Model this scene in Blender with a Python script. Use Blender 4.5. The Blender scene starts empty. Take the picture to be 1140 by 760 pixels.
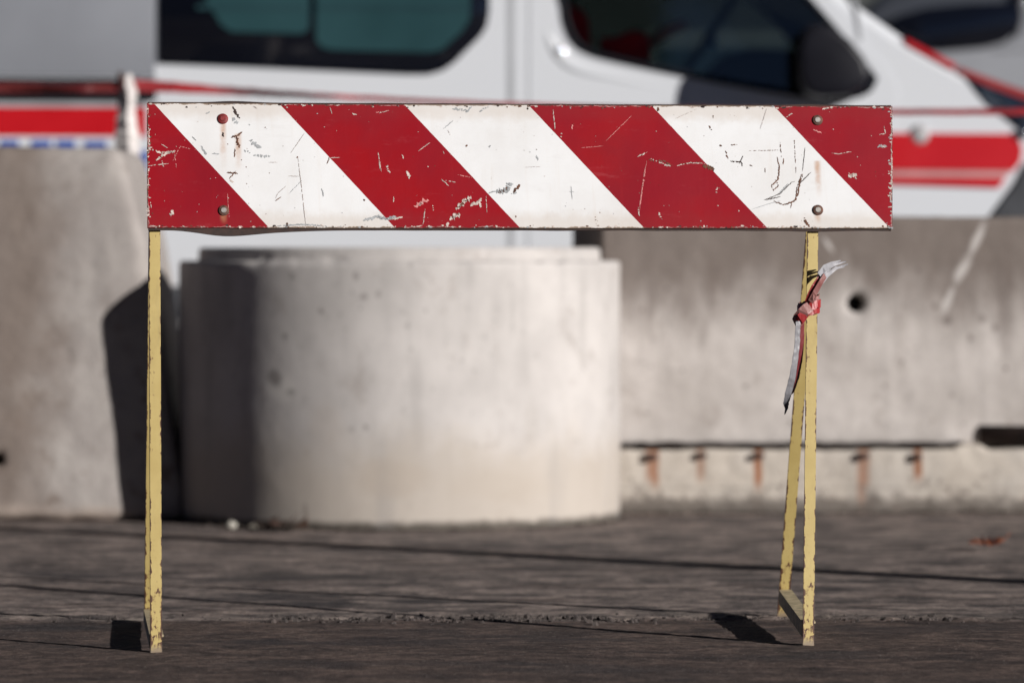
import bpy, bmesh, math, random
import numpy as np
from mathutils import Vector, Matrix, noise
R = math.radians
rng = random.Random(7)
scene = bpy.context.scene
col = scene.collection

# ------------------------------------------------------------------ camera
F = 4986.0           # focal length in pixels of the 1140 px wide photograph
HC = 0.78            # eye height
HY = 290.0           # horizon row
cd = bpy.data.cameras.new('camera'); cam = bpy.data.objects.new('camera', cd); col.objects.link(cam)
cam.location = (0, 0, HC); cam.rotation_euler = (R(90), 0, 0)
cd.sensor_width = 36; cd.lens = 36 * F / 1140; cd.shift_y = -(380 - HY) / 1140
cd.clip_end = 2000; cd.clip_start = 0.1
cd.dof.use_dof = True; cd.dof.focus_distance = 9.17; cd.dof.aperture_fstop = 2.8; cd.dof.aperture_blades = 0
scene.camera = cam

def P(px, py, d): return Vector(((px - 570) * d / F, d, HC - (py - HY) * d / F))

# ------------------------------------------------------------------ shader helper
class NT:
    def __init__(s, name):
        s.m = bpy.data.materials.new(name); s.m.use_nodes = True
        s.t = s.m.node_tree; s.t.nodes.clear()
        s.out = s.t.nodes.new('ShaderNodeOutputMaterial')
        s._c = None
    def n(s, typ, **k):
        nd = s.t.nodes.new(typ)
        for a, b in k.items(): setattr(nd, a, b)
        return nd
    def put(s, sock, v):
        if v is None: return
        if isinstance(v, bpy.types.NodeSocket): s.t.links.new(v, sock)
        elif isinstance(v, (tuple, list)) and len(v) == 3 and sock.type == 'RGBA': sock.default_value = (*v, 1)
        else: sock.default_value = v
    @property
    def co(s):
        if s._c is None: s._c = s.n('ShaderNodeTexCoord').outputs['Object']
        return s._c
    def xyz(s, vec=None):
        nd = s.n('ShaderNodeSeparateXYZ'); s.put(nd.inputs[0], vec or s.co); return nd.outputs
    def ma(s, op, a, b=None, c=None, clamp=False):
        nd = s.n('ShaderNodeMath', operation=op, use_clamp=clamp)
        s.put(nd.inputs[0], a); s.put(nd.inputs[1], b); s.put(nd.inputs[2], c)
        return nd.outputs[0]
    def scale(s, v3, vec=None, loc=(0, 0, 0)):
        nd = s.n('ShaderNodeMapping'); s.put(nd.inputs['Vector'], vec or s.co)
        nd.inputs['Scale'].default_value = v3; nd.inputs['Location'].default_value = loc; return nd.outputs[0]
    def noise(s, sc, det=4, rough=.55, vec=None, dist=0):
        nd = s.n('ShaderNodeTexNoise'); s.put(nd.inputs['Vector'], vec or s.co)
        nd.inputs['Scale'].default_value = sc; nd.inputs['Detail'].default_value = det
        nd.inputs['Roughness'].default_value = rough; nd.inputs['Distortion'].default_value = dist
        return nd.outputs['Fac']
    def voro(s, sc, vec=None, feature='F1', rnd=1):
        nd = s.n('ShaderNodeTexVoronoi', feature=feature); s.put(nd.inputs['Vector'], vec or s.co)
        nd.inputs['Scale'].default_value = sc; nd.inputs['Randomness'].default_value = rnd
        return nd.outputs['Distance']
    def ss(s, v, lo, hi, a=0., b=1.):
        nd = s.n('ShaderNodeMapRange', interpolation_type='SMOOTHSTEP')
        s.put(nd.inputs['Value'], v)
        for i, x in zip(('From Min', 'From Max', 'To Min', 'To Max'), (lo, hi, a, b)): s.put(nd.inputs[i], x)
        return nd.outputs[0]
    def mix(s, f, a, b, mode='MIX'):
        nd = s.n('ShaderNodeMix', data_type='RGBA', blend_type=mode)
        s.put(nd.inputs[0], f); s.put(nd.inputs[6], a); s.put(nd.inputs[7], b); return nd.outputs[2]
    def spot(s, x, z, rx, rz, soft=.6, ang=0, wob=.5, nsc=20):
        """ragged elliptical mark in the object's x-z plane"""
        o = s.xyz(); c, q = math.cos(ang), math.sin(ang)
        dx = s.ma('SUBTRACT', o[0], x); dz = s.ma('SUBTRACT', o[2], z)
        u = s.ma('DIVIDE', s.ma('ADD', s.ma('MULTIPLY', dx, c), s.ma('MULTIPLY', dz, q)), rx)
        v = s.ma('DIVIDE', s.ma('SUBTRACT', s.ma('MULTIPLY', dz, c), s.ma('MULTIPLY', dx, q)), rz)
        r = s.ma('SQRT', s.ma('ADD', s.ma('MULTIPLY', u, u), s.ma('MULTIPLY', v, v)))
        r = s.ma('ADD', r, s.ma('MULTIPLY', s.ma('SUBTRACT', s.noise(nsc, 4, .6), .5), wob * 2))
        return s.ss(r, 1., 1. - soft)
    def done(s, color, rough=.6, metal=0, bump=None, bstr=.3, bdist=.01, coat=0, spec=.5, emit=None):
        b = s.n('ShaderNodeBsdfPrincipled')
        s.put(b.inputs['Base Color'], color); s.put(b.inputs['Roughness'], rough); s.put(b.inputs['Metallic'], metal)
        b.inputs['Coat Weight'].default_value = coat; b.inputs['Coat Roughness'].default_value = .06
        b.inputs['Specular IOR Level'].default_value = spec
        if bump is not None:
            bp = s.n('ShaderNodeBump'); s.put(bp.inputs['Height'], bump)
            bp.inputs['Strength'].default_value = bstr; bp.inputs['Distance'].default_value = bdist
            s.t.links.new(bp.outputs[0], b.inputs['Normal'])
        s.t.links.new(b.outputs[0], s.out.inputs[0]); return s.m

def plain(name, c, rough=.5, metal=0, coat=0, var=.12, nsc=6, spec=.5):
    s = NT(name); f = s.noise(nsc, 5, .6)
    cc = s.mix(s.ss(f, .3, .7), tuple(x * (1 - var) for x in c), tuple(min(1, x * (1 + var)) for x in c))
    return s.done(cc, s.ss(f, .2, .8, rough * .9, min(1, rough * 1.1)), metal, coat=coat, spec=spec)

def glass(name, tint, dark=None):
    s = NT(name)
    tr = s.n('ShaderNodeBsdfTransparent'); tr.inputs[0].default_value = (*tint, 1)
    gl = s.n('ShaderNodeBsdfGlossy'); gl.inputs['Roughness'].default_value = .03
    fr = s.n('ShaderNodeFresnel'); fr.inputs['IOR'].default_value = 1.45
    mx = s.n('ShaderNodeMixShader'); L = s.t.links
    L.new(fr.outputs[0], mx.inputs[0]); L.new(tr.outputs[0], mx.inputs[1]); L.new(gl.outputs[0], mx.inputs[2])
    L.new(mx.outputs[0], s.out.inputs[0]); return s.m

# ------------------------------------------------------------------ mesh helper
class MB:
    def __init__(s): s.v = []; s.f = []; s.mi = []; s.sm = []
    def add(s, vs, fs, mi=0, sm=False):
        o = len(s.v); s.v += [tuple(v) for v in vs]
        for f in fs: s.f.append(tuple(i + o for i in f)); s.mi.append(mi); s.sm.append(sm)
    def box(s, x0, x1, y0, y1, z0, z1, mi=0):
        s.add([(x, y, z) for x in (x0, x1) for y in (y0, y1) for z in (z0, z1)],
              [(0, 1, 3, 2), (4, 6, 7, 5), (0, 4, 5, 1), (2, 3, 7, 6), (0, 2, 6, 4), (1, 5, 7, 3)], mi)
    def prism(s, o, y0, y1, mi=0):
        """outline in x-z extruded along y"""
        n = len(o); vs = [(x, y0, z) for x, z in o] + [(x, y1, z) for x, z in o]
        s.add(vs, [tuple(range(n)), tuple(range(2 * n - 1, n - 1, -1))] +
              [(i, i + n, (i + 1) % n + n, (i + 1) % n) for i in range(n)], mi)
    def lathe(s, prof, c=(0, 0, 0), seg=48, axis='z', mi=0, closed=False, sm=True):
        """profile of (r, h)"""
        vs = []; n = len(prof)
        for k in range(seg):
            a = 2 * math.pi * k / seg
            for r, h in prof:
                p = (r * math.cos(a), r * math.sin(a), h)
                if axis == 'y': p = (p[0], p[2], p[1])
                if axis == 'x': p = (p[2], p[0], p[1])
                vs.append((p[0] + c[0], p[1] + c[1], p[2] + c[2]))
        fs = []
        for k in range(seg):
            k2 = (k + 1) % seg
            for i in range(n if closed else n - 1):
                j = (i + 1) % n; fs.append((k * n + i, k2 * n + i, k2 * n + j, k * n + j))
        s.add(vs, fs, mi, sm)
    def tube(s, pts, r, seg=10, mi=0):
        pts = [Vector(p) for p in pts]; vs = []; fs = []; n = len(pts)
        for i, p in enumerate(pts):
            t = (pts[min(i + 1, n - 1)] - pts[max(i - 1, 0)]).normalized()
            a = t.cross(Vector((0, 0, 1)) if abs(t.z) < .9 else Vector((1, 0, 0))).normalized(); b = t.cross(a)
            rr = r[i] if isinstance(r, (list, tuple)) else r
            for k in range(seg):
                q = 2 * math.pi * k / seg; vs.append(p + (a * math.cos(q) + b * math.sin(q)) * rr)
        for i in range(n - 1):
            for k in range(seg):
                k2 = (k + 1) % seg; fs.append((i * seg + k, i * seg + k2, (i + 1) * seg + k2, (i + 1) * seg + k))
        s.add(vs, fs, mi, True)
        s.add(vs[:seg], [tuple(range(seg))], mi); s.add(vs[-seg:], [tuple(range(seg))[::-1]], mi)
    def strip(s, L, Rr, th=.0006, mi=0, sub=1):
        """ribbon between two edge polylines, with a real thickness"""
        n = len(L); nrm = []
        for i in range(n):
            j = min(i, n - 2); t = Vector(L[j + 1]) - Vector(L[j]); w = Vector(Rr[j]) - Vector(L[j])
            q = t.cross(w); nrm.append(q.normalized() * th if q.length > 1e-9 else Vector((0, th, 0)))
        vs = []
        for i in range(n):
            for p in (L[i], Rr[i]): vs.append(Vector(p) - nrm[i])
            for p in (Rr[i], L[i]): vs.append(Vector(p) + nrm[i])
        fs = []
        for i in range(n - 1):
            a, b = 4 * i, 4 * i + 4
            for k in range(4): fs.append((a + k, a + (k + 1) % 4, b + (k + 1) % 4, b + k))
        fs += [(0, 3, 2, 1), (4 * n - 4, 4 * n - 3, 4 * n - 2, 4 * n - 1)]
        s.add(vs, fs, mi, False)
    def build(s, name, mats, parent=None, off=None):
        me = bpy.data.meshes.new(name)
        v = s.v if off is None else [(a - off[0], b - off[1], c - off[2]) for a, b, c in s.v]
        me.from_pydata(v, [], s.f)
        me.polygons.foreach_set('material_index', s.mi); me.polygons.foreach_set('use_smooth', s.sm)
        bm = bmesh.new(); bm.from_mesh(me); bmesh.ops.recalc_face_normals(bm, faces=bm.faces); bm.to_mesh(me); bm.free()
        for m in (mats if isinstance(mats, (list, tuple)) else [mats]): me.materials.append(m)
        o = bpy.data.objects.new(name, me); col.objects.link(o)
        if parent: o.parent = parent
        return o

def empty(name, loc, rz=0, ry=0):
    o = bpy.data.objects.new(name, None); col.objects.link(o); o.location = loc
    o.rotation_euler = (0, ry, rz); o.empty_display_size = .2; return o
def tag(o, label=None, cat=None, group=None, kind=None):
    if label: o['label'] = label
    if cat: o['category'] = cat
    if group: o['group'] = group
    if kind: o['kind'] = kind
    return o
def bake(o):
    bpy.context.view_layer.update()
    dg = bpy.context.evaluated_depsgraph_get()
    me = bpy.data.meshes.new_from_object(o.evaluated_get(dg)); o.modifiers.clear(); o.data = me; return o
def cut(o, cutters, solver='EXACT'):
    for c in cutters:
        md = o.modifiers.new('b', 'BOOLEAN'); md.operation = 'DIFFERENCE'; md.object = c; md.solver = solver
    bake(o)
    return o
def drop(objs):
    for c in objs: bpy.data.objects.remove(c, do_unlink=True)
def bevel(o, w, seg=3, ang=30):
    md = o.modifiers.new('bev', 'BEVEL'); md.width = w; md.segments = seg; md.limit_method = 'ANGLE'; md.angle_limit = R(ang)
    bake(o); o.data.polygons.foreach_set('use_smooth', [True] * len(o.data.polygons))
    o.data.set_sharp_from_angle(angle=R(35)); return o
def roughen(o, vox, amp, sc, amp2=0, sc2=0, zlow=None):
    md = o.modifiers.new('r', 'REMESH'); md.mode = 'VOXEL'; md.voxel_size = vox; bake(o)
    bm = bmesh.new(); bm.from_mesh(o.data); bm.normal_update()
    for v in bm.verts:
        d = amp * noise.noise(v.co * sc)
        if amp2: d += amp2 * noise.noise(v.co * sc2 + Vector((7, 3, 1)))
        if zlow and v.co.z < zlow: d -= .012 * max(0, noise.noise(v.co * 9) + .1) * (1 - v.co.z / zlow)
        v.co += v.normal * d
    for f in bm.faces: f.smooth = True
    bm.to_mesh(o.data); bm.free(); return o

# ------------------------------------------------------------------ light
AZ, EL = 51.5, 17.0        # sun to the right of the direction towards the camera; elevation
sv = Vector((math.sin(R(AZ)) * math.cos(R(EL)), -math.cos(R(AZ)) * math.cos(R(EL)), math.sin(R(EL))))
w = bpy.data.worlds.new('World'); scene.world = w; w.use_nodes = True
wn = w.node_tree.nodes; wl = w.node_tree.links
sky = wn.new('ShaderNodeTexSky'); sky.sky_type = 'NISHITA'; sky.sun_disc = False
sky.air_density = .1; sky.dust_density = .02; sky.ozone_density = 1.5
sky.sun_elevation = R(EL); sky.sun_rotation = math.atan2(sv.x, sv.y)
wl.new(sky.outputs[0], wn['Background'].inputs[0]); wn['Background'].inputs[1].default_value = .05
ld = bpy.data.lights.new('sun', 'SUN'); ld.energy = 5.0; ld.angle = R(.5); ld.color = (1, .962, .92)
sun = bpy.data.objects.new('sun', ld); col.objects.link(sun)
sun.rotation_euler = sv.to_track_quat('Z', 'Y').to_euler()
vs_ = scene.view_settings; vs_.view_transform = 'Standard'; vs_.look = 'None'; vs_.exposure = .16; vs_.gamma = 1
vs_.use_curve_mapping = False

# ------------------------------------------------------------------ materials
def m_ground():
    s = NT('asphalt'); o = s.xyz()
    big = s.noise(1.3, 6, .6, s.scale((1, 2.2, 1)))
    mid = s.noise(6, 8, .65, s.scale((1, 1.6, 1)), .6)
    fine = s.noise(70, 6, .75)
    grain = s.noise(260, 3, .7)
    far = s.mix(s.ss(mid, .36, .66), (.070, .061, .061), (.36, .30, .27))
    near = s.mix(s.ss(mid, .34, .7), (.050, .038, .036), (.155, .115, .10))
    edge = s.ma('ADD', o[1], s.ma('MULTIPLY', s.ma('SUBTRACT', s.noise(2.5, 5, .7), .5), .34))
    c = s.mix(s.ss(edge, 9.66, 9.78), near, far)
    # pale dust along the seam, on the far slab only
    dust = s.ma('MULTIPLY', s.ss(edge, 9.72, 9.76), s.ss(edge, 10.02, 9.78))
    c = s.mix(s.ma('MULTIPLY', dust, s.ss(s.noise(9, 6, .7), .45, .7)), c, (.40, .345, .30))
    # oil-dark patches
    c = s.mix(s.ma('MULTIPLY', s.ss(big, .52, .68), .75), c, (.04, .038, .042))
    # worn reddish dust
    c = s.mix(s.ma('MULTIPLY', s.ss(s.noise(1.9, 5, .6, s.scale((1, 1.7, 1), loc=(3, 1, 0))), .5, .72), .45), c, (.17, .125, .105))
    c = s.mix(s.ss(fine, .56, .76, 0, .6), c, (.30, .27, .25))
    c = s.mix(s.ss(fine, .46, .28, 0, .65), c, (.022, .02, .021))
    md_ = s.noise(34, 7, .8, s.scale((1, .75, 1)))
    c = s.mix(1., c, s.mix(s.ss(md_, .3, .7), (.50, .50, .51), (1.5, 1.45, 1.42)), 'MULTIPLY')
    st_ = s.noise(55, 5, .7, s.scale((1, .55, 1), loc=(2, 5, 0)))
    c = s.mix(s.ss(st_, .62, .72, 0, .5), c, (.33, .29, .27)); c = s.mix(s.ss(st_, .38, .28, 0, .6), c, (.02, .017, .018))
    ag = s.voro(125); c = s.mix(s.ma('MULTIPLY', s.ss(ag, .24, .12), s.ss(s.noise(60, 2, .5), .56, .62)), c, (.42, .385, .36))
    ag2 = s.voro(90, s.scale((1, 1, 1), loc=(.3, .2, 0))); c = s.mix(s.ma('MULTIPLY', s.ss(ag2, .26, .16), s.ss(s.noise(40, 2, .5, s.scale((1, 1, 1), loc=(5, 5, 0))), .57, .63)), c, (.018, .015, .016))
    for (px, py, rx, ry, st) in ((290, 666, .30, .20, .7), (470, 668, .22, .10, .5), (640, 632, .34, .22, .45), (830, 578, .5, .25, .5), (930, 655, .26, .16, .45), (90, 640, .3, .25, .45), (330, 715, .5, .10, .4), (620, 712, .4, .06, .4), (1000, 700, .5, .1, .35), (560, 606, .3, .2, .4)):
        d_ = HC * F / (py - HY); x_ = (px - 570) * d_ / F
        u = s.ma('DIVIDE', s.ma('SUBTRACT', o[0], x_), rx); v = s.ma('DIVIDE', s.ma('SUBTRACT', o[1], d_), ry)
        r_ = s.ma('ADD', s.ma('SQRT', s.ma('ADD', s.ma('MULTIPLY', u, u), s.ma('MULTIPLY', v, v))), s.ma('MULTIPLY', s.ma('SUBTRACT', mid, .5), 1.9))
        c = s.mix(s.ma('MULTIPLY', s.ss(r_, 1.1, .35), st), c, (.034, .032, .037))
    h = s.ma('ADD', s.ma('MULTIPLY', fine, 1.), s.ma('MULTIPLY', grain, .5))
    h = s.ma('ADD', h, s.ma('MULTIPLY', mid, .7))
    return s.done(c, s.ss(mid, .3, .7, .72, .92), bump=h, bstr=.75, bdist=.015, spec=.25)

def m_concrete(name, base, dark, extra=None, bsc=1., holes=0, streak=.5, bs=.45):
    s = NT(name); o = s.xyz()
    a = s.noise(3.2 * bsc, 7, .62); b = s.noise(22 * bsc, 6, .65); st = s.noise(7, 5, .6, s.scale((2.2, 2.2, .22)))
    c = s.mix(s.ss(a, .33, .68), dark, base)
    c = s.mix(s.ss(st, .5, .75, 0, streak), c, tuple(x * .62 for x in dark))
    c = s.mix(s.ss(b, .6, .78, 0, .35), c, tuple(min(1, x * 1.25) for x in base))
    c = s.mix(s.ss(b, .42, .25, 0, .5), c, tuple(x * .55 for x in dark))
    bl = s.noise(8 * bsc, 8, .72, s.scale((1, 1, .8), loc=(9, 2, 4)), .4)
    c = s.mix(s.ss(bl, .54, .68, 0, .42), c, tuple(x * y for x, y in zip(dark, (.62, .57, .54))))
    pv = s.voro(26); c = s.mix(s.ma('MULTIPLY', s.ss(pv, .16, .08), s.ss(s.noise(5, 3, .6, s.scale((1, 1, 1), loc=(3, 8, 1))), .50, .60, 0, .55)), c, tuple(x * .4 for x in dark))
    if extra: c = extra(s, c, o)
    h = s.ma('ADD', s.ma('MULTIPLY', a, 1.2), s.ma('MULTIPLY', b, .8))
    h = s.ma('ADD', h, s.ma('MULTIPLY', s.noise(120, 4, .6), .35))
    if holes:
        v = s.voro(holes, feature='F1')
        pit = s.ma('MULTIPLY', s.ss(v, .15, .05), s.ss(s.noise(4, 3, .6), .42, .62)); c = s.mix(s.ma('MULTIPLY', pit, .3), c, tuple(x * .45 for x in dark))
        h = s.ma('SUBTRACT', h, s.ma('MULTIPLY', pit, 1.1))
    return s.done(c, .88, bump=h, bstr=bs, bdist=.012, spec=.25)

GREYC, GREYD = (.43, .41, .40), (.33, .31, .305)

# ------------------------------------------------------------------ ground
def axis(lo, c0, c1, hi, step):
    a = [c0 - .05 * (1.35 ** k) for k in range(40) if c0 - .05 * (1.35 ** k) > lo][::-1]
    b = list(np.arange(c0, c1, step))
    c = [c1 + .05 * (1.35 ** k) for k in range(40) if c1 + .05 * (1.35 ** k) < hi]
    return np.array([lo] + a + b + c + [hi])
def vnoise(X, Y, sc, seed):
    r = np.random.RandomState(seed); T = r.rand(256, 256)
    x = X * sc; y = Y * sc; xi = np.floor(x).astype(int); yi = np.floor(y).astype(int)
    fx = x - xi; fy = y - yi; fx = fx * fx * (3 - 2 * fx); fy = fy * fy * (3 - 2 * fy)
    g = lambda i, j: T[i % 256, j % 256]
    return (g(xi, yi) * (1 - fx) + g(xi + 1, yi) * fx) * (1 - fy) + (g(xi, yi + 1) * (1 - fx) + g(xi + 1, yi + 1) * fx) * fy
ax = axis(-700, -1.7, 1.7, 700, .0095); ay = axis(-60, 7.8, 13.2, 1500, .0125)
X, Y = np.meshgrid(ax, ay, indexing='ij')
inside = ((X > -1.7) & (X < 1.7) & (Y > 7.8) & (Y < 13.2)).astype(float)
Z = (.002 * (vnoise(X, Y, 9, 1) - .5) + .0016 * (vnoise(X, Y, 37, 2) - .5) + .0012 * (vnoise(X, Y, 90, 5) - .5)) * inside
edge = Y + .20 * (vnoise(X, Y, 1.4, 3) - .5) + .09 * (vnoise(X, Y, 7, 4) - .5) + .05 * (vnoise(X, Y, 30, 6) - .5)
step = np.clip((edge - 9.73) / .02, 0, 1); step = step * step * (3 - 2 * step)
seam = np.exp(-((edge - 9.735) / .035) ** 2) * np.clip((vnoise(X, Y * 0, 2.6, 21) - .22) * 2.2, 0.05, 1)
pits = np.clip(vnoise(X, Y * .6, 16, 8) - .58, 0, 1) * 2.2 + np.clip(vnoise(X, Y, 46, 9) - .6, 0, 1)
Z += inside * (seam * (-.034 * pits + .012 * (vnoise(X, Y, 55, 11) - .35)))
wide = np.exp(-((edge - 9.80) / .16) ** 2); Z += inside * wide * .006 * (vnoise(X, Y, 24, 12) - .5)
nx, ny = X.shape
co = np.stack([X, Y, Z], -1).reshape(-1, 3)
idx = np.arange(nx * ny).reshape(nx, ny)
fa = np.stack([idx[:-1, :-1], idx[1:, :-1], idx[1:, 1:], idx[:-1, 1:]], -1).reshape(-1, 4)
me = bpy.data.meshes.new('ground'); me.vertices.add(len(co)); me.vertices.foreach_set('co', co.ravel())
me.loops.add(fa.size); me.loops.foreach_set('vertex_index', fa.ravel())
me.polygons.add(len(fa)); me.polygons.foreach_set('loop_start', np.arange(0, fa.size, 4))
me.update(calc_edges=True); me.polygons.foreach_set('use_smooth', np.ones(len(fa), bool))
me.materials.append(m_ground())
g = bpy.data.objects.new('ground', me); col.objects.link(g); tag(g, kind='structure')

# ------------------------------------------------------------------ the striped barrier
LF, RF = P(174, 726, HC * F / (726 - HY)), P(900, 718, HC * F / (718 - HY))
mid = (LF + RF) / 2; mid.z = 0; yaw = math.atan2(RF.y - LF.y, RF.x - LF.x)
bar = empty('road_barrier', mid, yaw)
tag(bar, 'red and white striped metal barrier board standing on rusty yellow A-frame legs', 'road barrier')
BM = Matrix.Translation(mid) @ Matrix.Rotation(yaw, 4, 'Z'); BI = BM.inverted()
TILT = R(16); tt = math.tan(TILT)
ZB = .845; YB = ZB * tt - .014
brd_M = Matrix.Translation((0, YB, ZB)) @ Matrix.Rotation(-TILT, 4, 'X')      # board frame inside the barrier frame
wb = BM @ brd_M; wbi = wb.inverted(); CAMP = Vector((0, 0, HC))
def bp(px, py):
    """photograph pixel -> (x, z) on the board's front plane"""
    a = wbi @ CAMP; b = wbi @ P(px, py, 9.2); d = b - a; t = -a.y / d.y; q = a + d * t; return q.x, q.z
xL, zb0 = bp(164, 254.5); xR, _ = bp(993.5, 254.5); _, zt0 = bp(164, 116)
_, zbr = bp(993, 253.5); _, ztr = bp(993, 117.5)
z0 = (zb0 + zbr) / 2; z1 = (zt0 + ztr) / 2; HB = z1 - z0
sL = bp(163.5, 116)[0] - xL; sR = bp(993.5, 117.5)[0] - xR        # the board is cut very slightly out of square
XLz = lambda z: xL + sL * (z - z0) / HB
XRz = lambda z: xR + sR * (z - z0) / HB

def m_board():
    s = NT('striped_paint'); o = s.xyz()
    wa, za = bp(172, 116); wb_, zb_ = bp(300, 254); k = (wb_ - wa) / (za - zb_)
    x2, _ = bp(862, 116); per = (x2 - wa) / 5
    U = s.ma('SUBTRACT', s.ma('SUBTRACT', o[0], wa), s.ma('MULTIPLY', s.ma('SUBTRACT', za, o[2]), k))
    U = s.ma('ADD', U, s.ma('MULTIPLY', s.ma('SUBTRACT', s.noise(60, 4, .6), .5), .0016))
    mo = s.ma('FLOORED_MODULO', s.ma('DIVIDE', U, per), 2.)
    red = s.ma('GREATER_THAN', mo, 1.)
    n1 = s.noise(5, 6, .6); n2 = s.noise(40, 6, .65); n3 = s.noise(150, 4, .6); st = s.noise(24, 5, .6, s.scale((3, 1, .22)))
    white = s.mix(s.ss(n1, .35, .7), (.69, .695, .705), (.635, .63, .63))
    white = s.mix(s.ss(st, .55, .8, 0, .18), white, (.52, .42, .33))
    redc = s.mix(s.ss(n1, .3, .7), (.275, .0008, .005), (.205, .0008, .008))
    redc = s.mix(s.ss(s.noise(2.1, 3, .5), .35, .65), redc, s.mix(.5, redc, (.235, .001, .012)))
    redc = s.mix(s.ss(st, .52, .8, 0, .35), redc, (.27, .006, .012))
    redc = s.mix(s.ss(n2, .68, .8, 0, .22), redc, (.50, .07, .08))
    c = s.mix(red, white, redc)
    film = s.noise(3.2, 7, .7, s.scale((1, 1, .8), loc=(1, 0, 6)))
    c = s.mix(s.ss(film, .5, .75, 0, .28), c, s.mix(red, (.46, .43, .40), (.15, .008, .010)))
    smear = s.noise(13, 6, .75, s.scale((.5, 1, 2.2), loc=(2, 0, 3)))
    c = s.mix(s.ss(smear, .56, .72, 0, .22), c, s.mix(red, (.50, .48, .47), (.42, .10, .11)))
    # fine scratches and specks
    scr = s.noise(38, 4, .7, s.scale((1.4, 1, 7), loc=(5, 0, 2)))
    c = s.mix(s.ma('MULTIPLY', s.ss(scr, .74, .78), .35), c, (.5, .38, .36))
    sp = s.voro(75); spn = s.ss(s.noise(6, 3, .6), .55, .68)
    c = s.mix(s.ma('MULTIPLY', s.ss(sp, .13, .07), spn), c, (.16, .10, .08))
    # rust running from the bolts
    for (bx, by, ln) in ((248, 134, .12), (910, 236, .03), (265, 150, .09), (249, 236, .03), (910, 180, .09)):
        x, z = bp(bx, by)
        g_ = s.ma('MULTIPLY', s.ss(s.ma('ABSOLUTE', s.ma('SUBTRACT', s.ma('ADD', o[0], s.ma('MULTIPLY', n2, .004)), x + .002)), .010, .001), s.ma('MULTIPLY', s.ss(o[2], z - ln, z - .01), s.ss(o[2], z + .004, z)))
        c = s.mix(s.ma('MULTIPLY', g_, s.ss(n2, .3, .65, .25, .75)), c, (.42, .22, .11))
    # worn, rusted rim
    tz = s.ma('DIVIDE', s.ma('SUBTRACT', o[2], z0), HB)
    ex = s.ma('MINIMUM', s.ma('SUBTRACT', o[0], s.ma('ADD', xL, s.ma('MULTIPLY', tz, sL))), s.ma('SUBTRACT', s.ma('ADD', xR, s.ma('MULTIPLY', tz, sR)), o[0]))
    ez = s.ma('MINIMUM', s.ma('SUBTRACT', o[2], z0), s.ma('SUBTRACT', z1, o[2]))
    e = s.ma('MINIMUM', ex, ez)
    wear = s.ma('ADD', s.ma('MULTIPLY', n2, .010), s.ma('MULTIPLY', n3, .005))
    bare = s.ss(s.ma('SUBTRACT', e, s.ma('SUBTRACT', wear, .0052)), .0012, 0)
    rim = s.ss(s.ma('SUBTRACT', e, s.ma('SUBTRACT', wear, .0062)), .0012, 0)
    c = s.mix(s.ma('MULTIPLY', bare, s.ss(s.noise(55, 4, .6), .44, .56)), c, s.mix(red, (.50, .42, .37), (.56, .40, .37)))
    c = s.mix(rim, c, (.06, .035, .028))
    hz = s.ss(s.ma('ADD', ez, s.ma('MULTIPLY', n2, -.03)), .0, .03, .35, 0)
    c = s.mix(hz, c, s.mix(red, (.45, .36, .28), (.22, .012, .016)))
    h = s.ma('ADD', s.ma('MULTIPLY', s.noise(4, 3, .5), 3.), s.ma('MULTIPLY', n2, .25))
    return s.done(c, s.ss(n1, .3, .7, .45, .6), bump=h, bstr=.2, bdist=.004, spec=.16)
M_rust = plain('rust', (.11, .045, .024), .85, var=.6, nsc=140)
M_drust = plain('dark_rust', (.035, .020, .016), .85, var=.4, nsc=60)
M_prim = plain('grey_primer', (.30, .31, .32), .6, var=.25, nsc=80)
M_chip = plain('pale_chip', (.48, .40, .36), .7, var=.35, nsc=120)
M_pink = plain('scuffed_red', (.55, .20, .19), .6, var=.3, nsc=80)
M_hair = plain('hairline', (.34, .29, .27), .7, var=.3, nsc=80)

mb = MB()
NXB, NZB = 120, 22
dent = lambda x, z: .0016 * noise.noise(Vector((x * 3, z * 5, 2))) + .0009 * noise.noise(Vector((x * 9, z * 9, 4)))
fr = []
for i in range(NXB + 1):
    for j in range(NZB + 1):
        z = z0 + HB * j / NZB; x = XLz(z) + (XRz(z) - XLz(z)) * i / NXB
        jz = .0012 * noise.noise(Vector((x * 22, 0, j * 9))) if j in (0, NZB) else 0
        jx = .001 * noise.noise(Vector((0, z * 40, i))) if i in (0, NXB) else 0
        fr.append((x + jx, dent(x, z), z + jz))
nv = len(fr); W = NZB + 1
bk = [(x, y + .003, z) for x, y, z in fr]
fs = []
for i in range(NXB):
    for j in range(NZB):
        a = i * W + j; q = (a, a + W, a + W + 1, a + 1); fs.append(q); fs.append(tuple(k + nv for k in q[::-1]))
for i in range(NXB):
    for j in (0, NZB): a = i * W + j; fs.append((a, a + W, a + W + nv, a + nv))
for j in range(NZB):
    for i in (0, NXB): a = i * W + j; fs.append((a, a + 1, a + 1 + nv, a + nv))
mb.add(fr + bk, fs, 0, False)
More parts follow.
